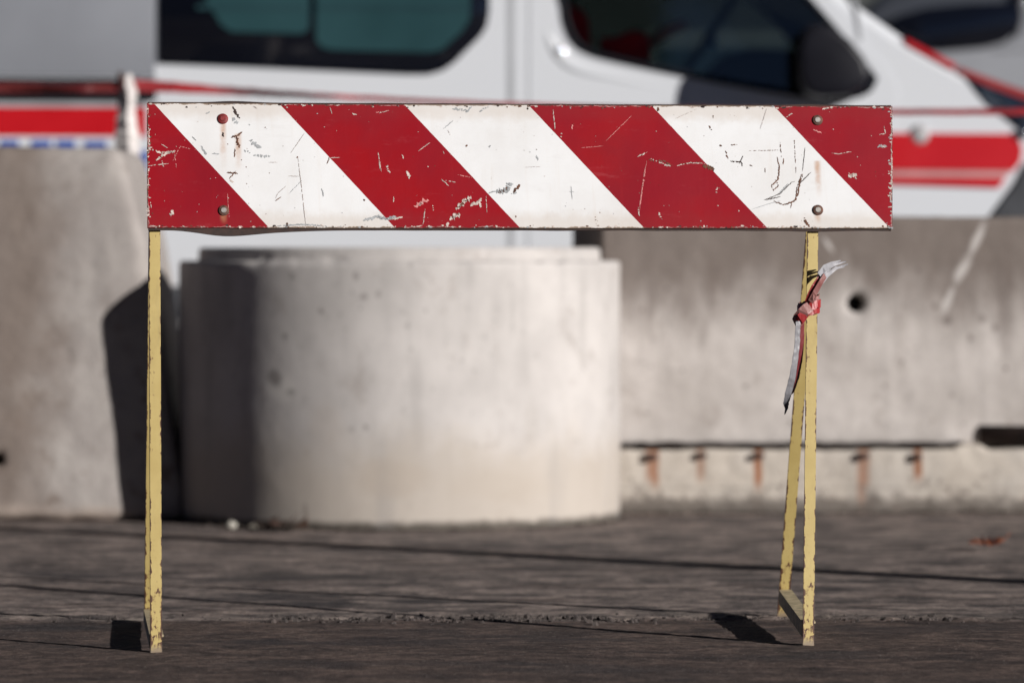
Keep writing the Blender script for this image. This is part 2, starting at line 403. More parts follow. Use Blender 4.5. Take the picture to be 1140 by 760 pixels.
# bent rusty return lips along the bottom and the top edge
def lip(zbase, sgn, bumps, mi):
    n = 90; rows = []
    for i in range(n + 1):
        x = XLz(zbase) + .002 + (XRz(zbase) - XLz(zbase) - .004) * i / n
        h = .0035 + .0012 * noise.noise(Vector((x * 14, sgn, 0)))
        for (cx, wd, ht) in bumps:
            c = bp(cx, 254)[0]; h += ht * math.exp(-((x - c) / wd) ** 2)
        rows.append((x, h))
    vs = []
    for x, h in rows:
        vs += [(x, .0035, zbase + sgn * -.002), (x, .004, zbase + sgn * h), (x, .0065, zbase + sgn * h), (x, .0085, zbase + sgn * -.002)]
    f = []
    for i in range(n):
        for k in range(4): f.append((4 * i + k, 4 * i + (k + 1) % 4, 4 * i + 4 + (k + 1) % 4, 4 * i + 4 + k))
    f += [(0, 1, 2, 3), (4 * n, 4 * n + 3, 4 * n + 2, 4 * n + 1)]
    mb.add(vs, f, mi)
lip(z0, -1, ((252, .07, .011), (300, .09, .004), (905, .05, .002)), 2)
lip(z1, 1, ((262, .05, .003), (905, .05, .002)), 2)

YO = -.0022
def stroke(pts, wd, mi, dash=0.):
    """ragged scratch laid on the front of the plate, pts in (x, z)"""
    P2 = [Vector((p[0], p[1])) for p in pts]; seg = []
    for a, b in zip(P2, P2[1:]):
        n = max(2, int((b - a).length / .0022))
        for k in range(n): seg.append(a.lerp(b, k / n))
    seg.append(P2[-1]); n = len(seg)
    if n < 2: return
    Ls, Rs = [], []
    for i in range(n):
        t = (seg[min(i + 1, n - 1)] - seg[max(i - 1, 0)]); t = t.normalized() if t.length > 1e-9 else Vector((1, 0))
        nn = Vector((-t.y, t.x)); tp = min(1, .35 + 1.6 * min(i, n - 1 - i) / max(1, n * .5))
        c = seg[i] + nn * rng.uniform(-.3, .3) * wd
        Ls.append(c + nn * wd * .5 * tp * rng.uniform(.45, 1.25)); Rs.append(c - nn * wd * .5 * tp * rng.uniform(.45, 1.25))
    for i in range(n - 1):
        if rng.random() < dash: continue
        q = [Ls[i], Rs[i], Rs[i + 1], Ls[i + 1]]
        mb.add([(p.x, dent(p.x, p.y) - .0006, p.y) for p in q], [(0, 1, 2, 3)], mi)
def blob(x, z, r, mi, asp=1.):
    n = 9; vs = []; a0 = rng.random() * 6
    for k in range(n):
        a = a0 + 2 * math.pi * k / n; q = r * rng.uniform(.45, 1.2)
        xx, zz = x + q * asp * math.cos(a), z + q * math.sin(a); vs.append((xx, dent(xx, zz) - .0006, zz))
    mb.add(vs, [tuple(range(n))], mi)
RU, DR, PR, CH, PK, HL = 1, 2, 3, 4, 5, 6
SC = 3.8
def marks(ox, lst):
    for it in lst:
        wd, mi, pts = it[0], it[1], it[2]; dash = it[3] if len(it) > 3 else 0.
        q = [bp(ox + x / SC, 100 + y / SC) for x, y in pts]; wm = max(wd * 1.2, 2.6) / SC / 540
        if len(q) == 1: blob(q[0][0], q[0][1], wm * .5, mi)
        else: stroke(q, wm, mi, dash)
marks(140, [
 (10, DR, [(455, 70), (465, 95), (482, 122)]), (13, PR, [(452, 118), (472, 145)], .1), (8, RU, [(446, 202), (478, 192), (494, 180)]),
 (10, RU, [(466, 195), (475, 222), (482, 246)]), (4, RU, [(462, 250), (459, 286)], .2), (14, PR, [(524, 214), (550, 234), (574, 246)], .15),
 (9, PR, [(540, 276), (575, 280), (612, 282)], .25), (7, PR, [(500, 256), (528, 266)], .2), (8, PR, [(318, 238), (346, 277)], .15), (5, PR, [(365, 270), (396, 272)]),
 (6, PR, [(338, 100), (356, 94)]), (3, PR, [(282, 198), (298, 216)]), (7, RU, [(428, 350), (474, 355)]), (4, RU, [(438, 378), (466, 344)]), (7, CH, [(440, 384), (458, 390)]),
 (2.6, HL, [(728, 285), (745, 420), (762, 580)], .1), (2.4, HL, [(688, 365), (737, 367)]), (2.6, PR, [(690, 440), (746, 384)], .2), (4, RU, [(632, 470), (658, 454)]),
 (2.4, HL, [(634, 460), (642, 440), (682, 404)], .2), (2.2, HL, [(698, 268), (756, 184)]), (5, PR, [(829, 418), (836, 452)]), (2, HL, [(604, 307), (642, 308)]),
 (11, PR, [(1004, 552), (1070, 536), (1102, 546)], .1), (6, PR, [(640, 576), (760, 570), (852, 577)], .1), (9, PR, [(1100, 546), (1142, 534)], .2),
 (7, RU, [(726, 286)]), (9, RU, [(1010, 466)]), (4, RU, [(852, 314), (862, 286)]), (3, CH, [(864, 288), (906, 287)]), (9, RU, [(682, 562), (680, 580)]),
 (5, RU, [(590, 160)]), (6, PR, [(524, 148)]), (4, RU, [(490, 297)]), (5, RU, [(432, 230)]), (4, HL, [(540, 70), (556, 80)]), (6, DR, [(410, 180), (414, 200)]), (4, PR, [(716, 500)]),
 (7, CH, [(98, 250), (150, 266), (206, 262)], .2), (9, CH, [(124, 302), (156, 276), (214, 258)], .15), (5, CH, [(96, 160), (101, 200), (97, 282)], .3), (3, CH, [(150, 230), (178, 247)], .2),
 (3, CH, [(95, 322), (182, 312)], .35), (13, CH, [(190, 532), (202, 510)]), (4, CH, [(152, 300), (160, 330)], .3), (3, PK, [(200, 300), (230, 240), (300, 256)], .4), (5, CH, [(214, 240)]),
 (2.6, PK, [(430, 440), (437, 540)], .3), (5, CH, [(434, 458)]), (2.6, CH, [(1068, 265), (1081, 347)], .15), (9, CH, [(1105, 327)]), (2.6, CH, [(864, 74), (873, 102)]),
 (5, CH, [(958, 100), (978, 106)]), (5, PK, [(1058, 96), (1112, 90)], .2), (4, CH, [(240, 575), (250, 582)]), (3, CH, [(96, 575), (140, 578)], .3), (4, CH, [(890, 66), (905, 64)]),
 (4, CH, [(104, 470), (108, 500)], .3), (3, CH, [(125, 190)]), (3, PK, [(205, 250), (214, 330)], .4)])
marks(420, [
 (3, CH, [(173, 260), (223, 224)]), (4, CH, [(104, 274), (112, 292)]), (11, CH, [(124, 344), (138, 376)], .1), (5, CH, [(44, 322)]), (7, CH, [(40, 330), (55, 352)], .3),
 (15, PK, [(158, 496), (186, 476), (216, 464)], .05), (8, CH, [(166, 492), (192, 478)], .2), (4, CH, [(202, 504), (194, 568)], .2), (4, CH, [(272, 378), (302, 408)], .1), (3, CH, [(288, 384), (332, 392)], .2), (5, CH, [(215, 326)]), (4, CH, [(70, 452), (68, 476)]),
 (16, CH, [(334, 508), (366, 474), (402, 452)], .15), (9, RU, [(340, 502), (366, 476), (394, 456)]), (18, CH, [(304, 546), (354, 524)], .1), (10, RU, [(312, 540), (350, 526)]), (9, CH, [(298, 560), (294, 580)]),
 (13, CH, [(394, 492), (430, 474), (442, 460)], .05), (9, CH, [(432, 476), (438, 498)]), (5, PR, [(468, 440), (502, 428)], .1), (19, PR, [(504, 436), (548, 420), (566, 396)], .1), (12, RU, [(510, 434), (546, 422), (552, 412)]),
 (8, PR, [(545, 396), (576, 402)], .1), (12, RU, [(574, 434), (606, 404)]), (6, PR, [(566, 440), (600, 436)], .2), (9, PR, [(318, 80), (384, 88)], .15), (7, PR, [(372, 98), (402, 72)], .1), (7, PR, [(432, 92), (470, 72)], .3),
 (3, PR, [(280, 166), (322, 130)]), (2, HL, [(298, 170), (308, 192)], .3), (9, RU, [(377, 237)]), (9, PR, [(476, 240)]), (6, PR, [(673, 278), (681, 300)]), (5, PR, [(646, 264)]), (3, PR, [(820, 408), (825, 464)]),
 (2, PR, [(812, 430), (833, 432)]), (4, PR, [(796, 492)]), (4, PR, [(1000, 524)]), (2, HL, [(626, 328), (690, 326)], .3), (3.4, CH, [(744, 84), (752, 168)], .15), (7, CH, [(782, 184), (778, 202)], .2), (3, CH, [(278, 260), (282, 272)]),
 (2, PK, [(864, 246), (956, 238)], .1), (1.8, PK, [(968, 216), (1076, 110)], .1), (3, CH, [(1100, 284), (1142, 264)], .2), (4, CH, [(1104, 496), (1109, 538)], .2), (1.8, PK, [(1132, 330), (1106, 520)], .2),
 (9, PR, [(0, 540), (60, 546), (84, 540)], .1), (7, CH, [(60, 548), (112, 538)], .1), (4, CH, [(148, 582), (192, 574)], .2), (3, CH, [(0, 100), (50, 88)], .3), (3, CH, [(4, 268), (12, 340)], .3), (3, CH, [(232, 480), (240, 520)], .3), (6, PK, [(822, 140), (826, 168)], .3), (8, RU, [(586, 536)]), (3, PK, [(340, 360), (400, 372)], .3), (3, CH, [(460, 450), (464, 520)], .3)])
marks(700, [
 (5, CH, [(40, 280), (80, 266)], .3), (6, RU, [(84, 296), (112, 302), (148, 300), (184, 322)], .35), (5, CH, [(88, 290), (150, 314)], .5), (6, CH, [(134, 312), (182, 324)], .4), (4, CH, [(200, 322), (262, 308), (322, 312)], .2), (3, RU, [(214, 314), (316, 304)], .4),
 (17, RU, [(314, 318), (362, 338)]), (8, DR, [(330, 322), (364, 334)]), (1.8, PK, [(76, 300), (44, 520)], .1), (8, RU, [(122, 74), (124, 92)]), (2.2, HL, [(194, 124), (292, 80)], .2), (9, RU, [(388, 237)]), (6, DR, [(392, 237)]), (5, RU, [(410, 258), (420, 292)], .3),
 (5, DR, [(430, 302), (476, 305), (482, 328)], .15), (4, DR, [(484, 280), (468, 312)], .1), (4, RU, [(424, 234), (460, 232)], .4), (2.4, RU, [(505, 258), (642, 255)], .45), (6, RU, [(340, 152), (350, 172)], .2), (4, RU, [(360, 104), (356, 120)], .3), (3.4, RU, [(640, 222), (646, 284)], .25),
 (5, RU, [(628, 284), (638, 330), (632, 380), (604, 405), (614, 428)], .05), (4, RU, [(620, 380), (634, 404), (612, 426)], .1), (3.4, DR, [(572, 466), (640, 440), (690, 390), (704, 388)]), (4, DR, [(576, 467), (642, 452)]), (4, PR, [(630, 446), (676, 396)], .2),
 (6, RU, [(608, 470), (660, 486), (702, 470), (716, 440), (722, 400), (737, 352)], .08), (4, RU, [(706, 462), (712, 410), (732, 356)], .15), (3, DR, [(718, 402), (772, 348)]), (2.4, DR, [(746, 244), (735, 345)]), (2.6, RU, [(701, 214), (708, 352)], .35), (6, RU, [(701, 216)]), (3, RU, [(684, 500), (690, 478)]),
 (2.4, PR, [(520, 506), (600, 480), (642, 470)]), (9, RU, [(744, 540), (752, 562), (766, 580)], .1), (2, HL, [(556, 166), (583, 80)], .1), (4, RU, [(656, 290), (654, 316)], .3), (4, RU, [(510, 320), (524, 322)]), (3, RU, [(576, 330), (578, 350)]),
 (11, PR, [(1052, 240), (1092, 238)], .1), (7, CH, [(1058, 236), (1086, 244)], .2), (13, CH, [(924, 366), (974, 358)], .4), (6, CH, [(930, 352), (966, 376)], .3), (3, CH, [(858, 268), (886, 272), (942, 262)], .15), (5, CH, [(968, 284)]), (3, CH, [(1058, 190), (1086, 185), (1080, 154)], .1), (6, CH, [(818, 82), (848, 77)], .1), (4, CH, [(664, 118), (700, 96)], .5),
 (5, CH, [(376, 412), (368, 432), (378, 440)], .2), (6, CH, [(466, 512)]), (7, CH, [(130, 518), (136, 548)], .3), (5, CH, [(378, 490)]), (5, CH, [(116, 176)]), (5, CH, [(1114, 100), (1112, 200)], .35), (6, CH, [(1112, 250), (1114, 420)], .3), (4, CH, [(1104, 440), (1108, 470)]), (6, PK, [(780, 170), (816, 182)], .3), (5, CH, [(866, 168)]), (4, CH, [(1026, 195)]), (3, CH, [(980, 320)])])
# chipped specks along the rims
for k in range(290):
    u = rng.random()
    if u < .38: x, z, mi = rng.uniform(xL, xR), z0 + abs(rng.gauss(0, .0022)) + .001, rng.choice((CH, CH, CH, RU, DR, PR))
    elif u < .74: x, z, mi = rng.uniform(xL, xR), z1 - abs(rng.gauss(0, .003)) - .001, rng.choice((CH, RU, DR, DR, PR))
    elif u < .87: z = rng.uniform(z0, z1); x, mi = XLz(z) + abs(rng.gauss(0, .003)) + .001, rng.choice((CH, CH, RU))
    else: z = rng.uniform(z0, z1); x, mi = XRz(z) - abs(rng.gauss(0, .004)) - .001, rng.choice((CH, CH, CH, PR))
    blob(x, z, rng.uniform(.0008, .0026), mi, rng.uniform(.7, 2.2))
for k in range(120):
    blob(rng.uniform(xL, xR), rng.uniform(z0, z1), rng.uniform(.0004, .0011), rng.choice((CH, RU, PR, HL)), rng.uniform(.6, 1.8))
board = mb.build('board', [m_board(), M_rust, M_drust, M_prim, M_chip, M_pink, M_hair], bar)
board.matrix_local = brd_M

def m_yellow():
    s = NT('yellow_leg_paint'); o = s.xyz()
    n1 = s.noise(9, 6, .6); n2 = s.noise(70, 6, .7); n3 = s.noise(125, 5, .7, s.scale((1, 1, .55)))
    c = s.mix(s.ss(n1, .3, .7), (.46, .355, .135), (.39, .29, .10))
    c = s.mix(s.ss(n2, .58, .75, 0, .3), c, (.40, .27, .10))
    ed = s.ss(s.ma('ABSOLUTE', s.ma('ADD', o[0], s.ma('MULTIPLY', s.ma('SUBTRACT', n1, .5), .004))), .0068, .0125)
    t = s.ma('ADD', s.ma('ADD', s.ma('MULTIPLY', n3, .75), s.ma('MULTIPLY', n2, .25)), s.ma('MULTIPLY', ed, s.ss(s.noise(9, 4, .7, s.scale((1, 1, 1.3), loc=(1, 7, 4))), .36, .62, .03, .235)))
    t = s.ma('ADD', t, s.ma('MULTIPLY', s.ss(o[2], .34, .0), .095))
    t = s.ma('ADD', t, s.ma('MULTIPLY', s.ma('SUBTRACT', s.noise(5, 4, .7, s.scale((1, 1, 1.6), loc=(3, 1, 2))), .5), .30))
    grime = s.ss(s.noise(11, 5, .7, s.scale((1, 1, .3))), .48, .7, 0, .5); c = s.mix(grime, c, (.20, .14, .065))
    chip = s.ss(t, .640, .652)
    halo = s.ss(t, .60, .645)
    c = s.mix(s.ma('MULTIPLY', halo, .55), c, (.24, .13, .05))
    c = s.mix(chip, c, s.mix(n2, (.040, .016, .010), (.10, .036, .016)))
    foot = s.ss(s.ma('ADD', o[2], s.ma('MULTIPLY', n2, -.03)), .004, -.012)
    c = s.mix(foot, c, (.22, .165, .11))
    return s.done(c, .55, bump=s.ma('SUBTRACT', s.ma('MULTIPLY', n2, .3), s.ma('MULTIPLY', chip, .6)), bstr=.4, bdist=.002)
M_yel = m_yellow()
def angle_bar(name, p0, p1, wd, side, parent, th=.004, fl=None, mat=None, face=Vector((0, -1, 0))):
    """L-section steel bar from p0 to p1 (barrier frame); plate faces `face`, flange goes back on `side`"""
    p0, p1 = Vector(p0), Vector(p1); z = (p1 - p0); L = z.length; z.normalize()
    y = -(face - z * face.dot(z)).normalized(); x = y.cross(z)
    fl = fl or wd; h = wd / 2; m = MB(); n = 26
    prof = [(-h, 0), (h, 0), (h, fl), (h - th, fl), (h - th, th), (-h, th)]
    if side < 0: prof = [(-a, b) for a, b in prof][::-1]
    vs = []; k = len(prof)
    for i in range(n + 1):
        for a, b in prof:
            q = .00022 * noise.noise(Vector((a * 90, b * 90, i * 1.7 + p0.x * 9)))
            vs.append((a + q, b, L * i / n))
    fs = [tuple(range(k))[::-1], tuple(range(n * k, n * k + k))]
    for i in range(n):
        for j in range(k): fs.append((i * k + j, i * k + (j + 1) % k, (i + 1) * k + (j + 1) % k, (i + 1) * k + j))
    m.add(vs, fs); o = m.build(name, mat or M_yel, parent)
    o.matrix_local = Matrix.Translation(p0) @ Matrix((x, y, z)).transposed().to_4x4(); return o
lf, rf = BI @ LF, BI @ RF
lr = BI @ P(166.5, 692, HC * F / (692 - HY)); rr = BI @ P(871.5, 686, HC * F / (686 - HY))
ZT = 1.06
def on_leg(f, z, dx=0): return Vector((f.x + dx * z / ZT, f.y + tt * z, z))
def lean(f, px):
    """sideways lean so that the leg leaves the board's lower edge where the photograph shows it"""
    y = f.y + tt * ZB; a = BI @ CAMP; b = BI @ P(px, 257, 9.2); t = (y - a.y) / (b.y - a.y)
    return ((a + (b - a) * t).x - f.x) * ZT / ZB
lx, rx = lean(lf, 172.3), lean(rf, 905)
angle_bar('leg', lf, on_leg(lf, ZT, lx), .0225, -1, bar)
angle_bar('leg', rf, on_leg(rf, ZT, rx), .0230, 1, bar)
lt = on_leg(lf, ZT, lx); rt = on_leg(rf, ZT, rx)
angle_bar('leg', lr, lt + Vector((.004, .034, -.02)), .022, -1, bar)
angle_bar('leg', rr, rt + Vector((.017, .034, -.02)), .0245, 1, bar)
M_xbar = plain('worn_crossbar_paint', (.42, .345, .215), .7, var=.35, nsc=45)
def crossbar(a, t, h):
    """angle iron on edge: upright plate with a flange on top, front end a, rear end t (upper left edge)"""
    m = MB(); n = 12; vs = []; pr = [(0, 0), (.028, 0), (.028, -.004), (.004, -.004), (.004, -h), (0, -h)]
    for i in range(n + 1):
        p = a.lerp(t, i / n)
        for x, z in pr: vs.append((p.x + x, p.y, p.z + z))
    k = len(pr); fs = [tuple(range(k)), tuple(range(n * k, n * k + k))[::-1]]
    for i in range(n):
        for j in range(k): fs.append((i * k + j, i * k + (j + 1) % k, (i + 1) * k + (j + 1) % k, (i + 1) * k + j))
    o = Vector((a.x + .014, 0, 0)); m.add(vs, fs); ob = m.build('crossbar', M_xbar, bar, o); ob.location = o; return ob
for f, r, top, dx, zf_, zr_, h in ((lf, lr, lt, lx, .034, .029, .025), (rf, rr, rt, rx, .047, .061, .031)):
    pf = on_leg(f, zf_, dx) + Vector((-.013, .005, 0)); pr_ = r + (top - r) * (zr_ / top.z) + Vector((-.013, -.001, 0))
    crossbar(pf, pr_, h)

M_boltred = plain('red_painted_bolt', (.17, .012, .012), .6, var=.4, nsc=120)
M_steel = plain('worn_steel', (.30, .28, .26), .55, metal=.5, var=.3, nsc=120)
M_brown = plain('rusty_washer', (.10, .045, .03), .8, var=.5, nsc=150)
for (px, py, mm) in ((248, 132.5, M_boltred), (249, 234.5, M_steel), (910, 134, M_steel), (910.5, 234, M_steel)):
    x, z = bp(px, py); m = MB()
    m.lathe([(.0001, -.0036), (.0056, -.0036), (.0060, -.0030), (.0060, -.0018)], (0, 0, 0), 12, 'y', 0, sm=False)
    m.lathe([(.0055, -.0024), (.0098, -.0020), (.0112, -.0008), (.0112, .003)], (0, 0, 0), 20, 'y', 1)
    b = m.build('bolt', [mm, M_boltred if mm is M_boltred else M_brown], bar)
    b.matrix_local = brd_M @ Matrix.Translation((x, -.001, z))
    # threaded shank and nut behind the plate
    m = MB(); m.lathe([(.0001, .034), (.004, .034), (.004, .004)], (0, 0, 0), 10, 'y'); m.lathe([(.004, .019), (.009, .019), (.009, .026), (.004, .026)], (0, 0, 0), 6, 'y', sm=False)
    nb = m.build('nut', M_brown, b)
# flat steel batten behind the board joining the leg heads
hd = angle_bar('back_rail', lt + Vector((.0, .006, -.03)), rt + Vector((.0, .006, -.03)), .03, 1, bar, mat=M_brown, fl=.02)

# ------------------------------------------------------------------ tape tied on the right leg
def m_tape(name, a, b, wdt=.05):
    s = NT(name); n = s.noise(30, 5, .6); n2 = s.noise(8, 4, .6)
    c = s.mix(s.ss(n2, .42, .58), a, b); c = s.mix(s.ss(n, .5, .75, 0, .4), c, tuple(x * .55 for x in a))
    return s.done(c, .42, bump=s.noise(45, 5, .6, s.scale((1, 1, .4))), bstr=.5, bdist=.006, spec=.4)
M_tpink = m_tape('faded_red_tape', (.27, .12, .11), (.19, .055, .05))
M_tred = m_tape('red_tape', (.30, .022, .024), (.24, .04, .04))
M_tgrey = m_tape('grey_white_tape', (.46, .45, .47), (.36, .355, .385))
M_tdark = m_tape('dark_red_tape', (.13, .018, .022), (.16, .03, .03))
kn = BM @ on_leg(rf, .69, rx); D0 = kn.y - .012
org = Vector((kn.x, kn.y, .5))
tp = empty('tape_remnant', org)
tag(tp, 'torn faded red and white tape knotted round the right front leg of the striped barrier', 'tape')
def TS(m, prs, mi=0, dz=0.):
    """prs: ((px,py,off),(px,py,off)) edge pairs; off = metres behind the leg's face"""
    L = [P(a[0], a[1], D0 + a[2]) - org for a, b in prs]; Rr = [P(b[0], b[1], D0 + b[2]) - org for a, b in prs]
    m.strip(L, Rr, .0007, mi)
k_ = MB()
# loops round the bar
for (y0, y1, sk, bul) in ((333, 341, 5, 0), (337, 346, 4, .004), (341, 351, 3, .001)):
    pr = []
    for q in range(25):
        a = 2 * math.pi * q / 24; x = 900.5 - (11.5 + bul * 300) * math.cos(a); dd = .012 - (.019 + bul) * math.sin(a)
        s_ = sk * math.cos(a) + rng.uniform(-1, 1)
        pr.append(((x + rng.uniform(-.6, .6), y0 + s_ + rng.uniform(-1, 1), dd + rng.uniform(-.002, .002)), (x + rng.uniform(-.6, .6), y1 + s_ + rng.uniform(-1, 1), dd - .003)))
    TS(k_, pr, 1 if bul else 0)
TS(k_, [((899, 336, -.012), (905, 346, -.016)), ((894, 339, -.019), (900, 350, -.022)), ((889, 344, -.021), (897, 357, -.017)), ((884, 350, -.014), (892, 363, -.018)), ((882, 355, -.010), (888, 367, -.006))])
TS(k_, [((895, 345, -.016), (901, 351, -.020)), ((888, 350, -.022), (894, 360, -.019)), ((885, 357, -.012), (889, 365, -.014))], 1)
k_.build('knot', [M_tpink, M_tred], tp)
u_ = MB()
TS(u_, [((896, 335, -.012), (903, 337, -.014)), ((899, 327, -.018), (909, 329, -.016)), ((904, 317, -.02), (913, 321, -.015)), ((909, 310, -.018), (916, 315, -.012)), ((913, 304, -.014), (918, 309, -.01))], 0)
TS(u_, [((900, 334, -.016), (905, 338, -.02)), ((905, 324, -.024), (909, 329, -.02)), ((912, 312, -.024), (915, 317, -.02)), ((917, 304, -.02), (920, 309, -.018))], 1)
for (a, b, c, e) in (((911, 310), (918, 300), (928, 295), (942, 291)), ((914, 311), (922, 303), (930, 299), (944, 294)), ((912, 306), (918, 297), (926, 293), (936, 290)), ((915, 313), (921, 306), (931, 298), (940, 297))):
    pts = [a, b, c, e]; pr = []
    for i, p in enumerate(pts):
        h = (2.8, 2.4, 1.7, .5)[i]; o_ = -.016 + .004 * i + rng.uniform(-.003, .003)
        pr.append(((p[0] - h * .6, p[1] - h * .8, o_), (p[0] + h * .6, p[1] + h * .8, o_ + rng.uniform(-.004, .004))))
    TS(u_, pr, 2)
u_.build('tuft', [M_tred, M_tpink, M_tgrey], tp)
d_ = MB()
def tail(lst, mi):
    pr = []
    for (p, q) in zip(lst, lst[1:]):
        for i in range(5):
            t = i / 5; L = [p[0][k] + (q[0][k] - p[0][k]) * t for k in range(3)]; R_ = [p[1][k] + (q[1][k] - p[1][k]) * t for k in range(3)]
            pr.append(((L[0] + rng.uniform(-.3, .3), L[1], L[2] + rng.uniform(-.0004, .0004)), (R_[0] + rng.uniform(-.3, .3), R_[1], R_[2] + rng.uniform(-.0004, .0004))))
    pr.append(lst[-1]); TS(d_, pr, mi)
tail([((886, 358, -.020), (891, 357, -.017)), ((885, 380, -.022), (890.5, 379, -.018)), ((882, 402, -.024), (888, 404, -.020)), ((878.5, 420, -.024), (885, 424, -.020)), ((874, 438, -.020), (881, 439, -.017)), ((872, 449, -.012), (878.5, 447, -.016)), ((874, 455, -.010), (877.5, 454, -.013)), ((873, 461, -.010), (874, 461, -.010))], 0)
tail([((890.5, 356, -.017), (895, 353, -.006)), ((890.5, 379, -.018), (895, 377, -.008)), ((888, 404, -.020), (893, 402, -.009)), ((885, 424, -.020), (889, 421, -.011)), ((881, 439, -.017), (884, 436, -.012))], 1)
d_.build('hanging_tail', [m_tape('shaded_grey_tape', (.20, .195, .21), (.12, .118, .13)), M_tdark], tp)  # the tail's shaded look is put into this darker grey

# ------------------------------------------------------------------ concrete manhole ring
DR_ = 13.6; RR = 245 * DR_ / F; cx = (445 - 570) * DR_ / F
RL = 222.5 * DR_ / F; zl = HC + 15 * (DR_ - .6) / F
def ring_extra(s, c, o):
    low = s.ss(s.ma('ADD', o[2], s.ma('MULTIPLY', s.noise(3.5, 6, .65), -.34)), .16, -.02)
    c = s.mix(s.ma('MULTIPLY', low, .8), c, (.42, .37, .32))
    c = s.mix(s.ss(s.ma('ADD', o[2], s.ma('MULTIPLY', s.noise(18, 5, .6), -.03)), .02, .0), c, (.12, .105, .09))
    c = s.mix(s.ma('MULTIPLY', s.ss(s.noise(5, 5, .6, s.scale((1.4, 1.4, .18), loc=(2, 4, 0))), .56, .7), .3), c, (.27, .255, .25))
    q = lambda px, py: ((px - 445) * 13.05 / F, HC - (py - HY) * 13.05 / F)
    for (px, py, rx, rz, st, cl) in ((318, 428, .055, .062, .85, (.60, .57, .54)), (312, 420, .030, .038, .85, (.24, .22, .21)), (330, 436, .02, .014, .6, (.2, .185, .175)),
            (331, 307, .011, .014, .6, (.2, .185, .175)), (403, 307, .010, .017, .7, (.22, .2, .19)), (412, 330, .012, .012, .7, (.2, .18, .17)), (428, 327, .010, .015, .6, (.22, .2, .19)), (364, 346, .010, .012, .7, (.2, .18, .17)), (323, 374, .011, .013, .7, (.19, .175, .165)), (460, 362, .009, .012, .5, (.25, .23, .22)),
            (398, 476, .012, .010, .5, (.22, .2, .19)), (414, 474, .010, .012, .6, (.2, .18, .17)), (346, 567, .010, .03, .6, (.22, .19, .17)), (463, 295, .009, .014, .5, (.25, .23, .22)), (520, 400, .008, .008, .45, (.25, .23, .22)), (385, 350, .008, .008, .5, (.22, .2, .19)), (480, 345, .007, .01, .5, (.25, .23, .22)),
            (576, 350, .008, .10, .35, (.30, .285, .27)), (655, 360, .014, .20, .35, (.32, .30, .285)), (597, 470, .03, .09, .25, (.36, .33, .30)), (440, 530, .16, .07, .35, (.38, .32, .265)), (370, 470, .07, .10, .35, (.40, .35, .31)), (560, 540, .2, .06, .3, (.40, .345, .29)), (250, 330, .05, .2, .3, (.3, .28, .27))):
        x_, z_ = q(px, py); c = s.mix(s.ma('MULTIPLY', s.spot(x_, z_, rx, rz, .6, 0, .45, 30 if rx < .05 else 8), st), c, cl)
    return c
M_ring = m_concrete('ring_concrete', (.53, .50, .482), (.43, .405, .39), ring_extra, 1., 0, .4, .10)
m = MB()
prof = []
def seg_(a, b, n):
    for i in range(n): prof.append((a[0] + (b[0] - a[0]) * i / n, a[1] + (b[1] - a[1]) * i / n))
seg_((RR - .004, 0), (RR, .01), 2); seg_((RR, .01), (RR, HC - .008), 46); seg_((RR, HC - .008), (RR - .008, HC), 3)
seg_((RR - .008, HC), (RL + .003, HC), 6); seg_((RL + .003, HC), (RL, zl - .006), 5); seg_((RL, zl - .006), (RL - .006, zl), 2)
seg_((RL - .006, zl), (RL - .07, zl), 4); seg_((RL - .07, zl), (RL - .09, 0), 12)
m.lathe(prof, (0, 0, 0), 640, 'z', 0, closed=True)
for i, v in enumerate(m.v):
    v = Vector(v); r = Vector((v.x, v.y, 0)).normalized()
    d = .0020 * noise.noise(v * 3) + .0006 * noise.noise(v * 13)
    top = max(0, 1 - abs(v.z - HC) / .02)
    d -= top * .012 * max(0, noise.noise(v * 14) - .05)
    m.v[i] = tuple(v + r * d + Vector((0, 0, -top * .008 * max(0, noise.noise(v * 18 + Vector((5, 0, 0)))))))
ring = m.build('concrete_ring', M_ring); ring.location = (cx, DR_, 0)
tag(ring, 'round pale concrete manhole ring standing on the asphalt between two concrete barriers', 'concrete ring')

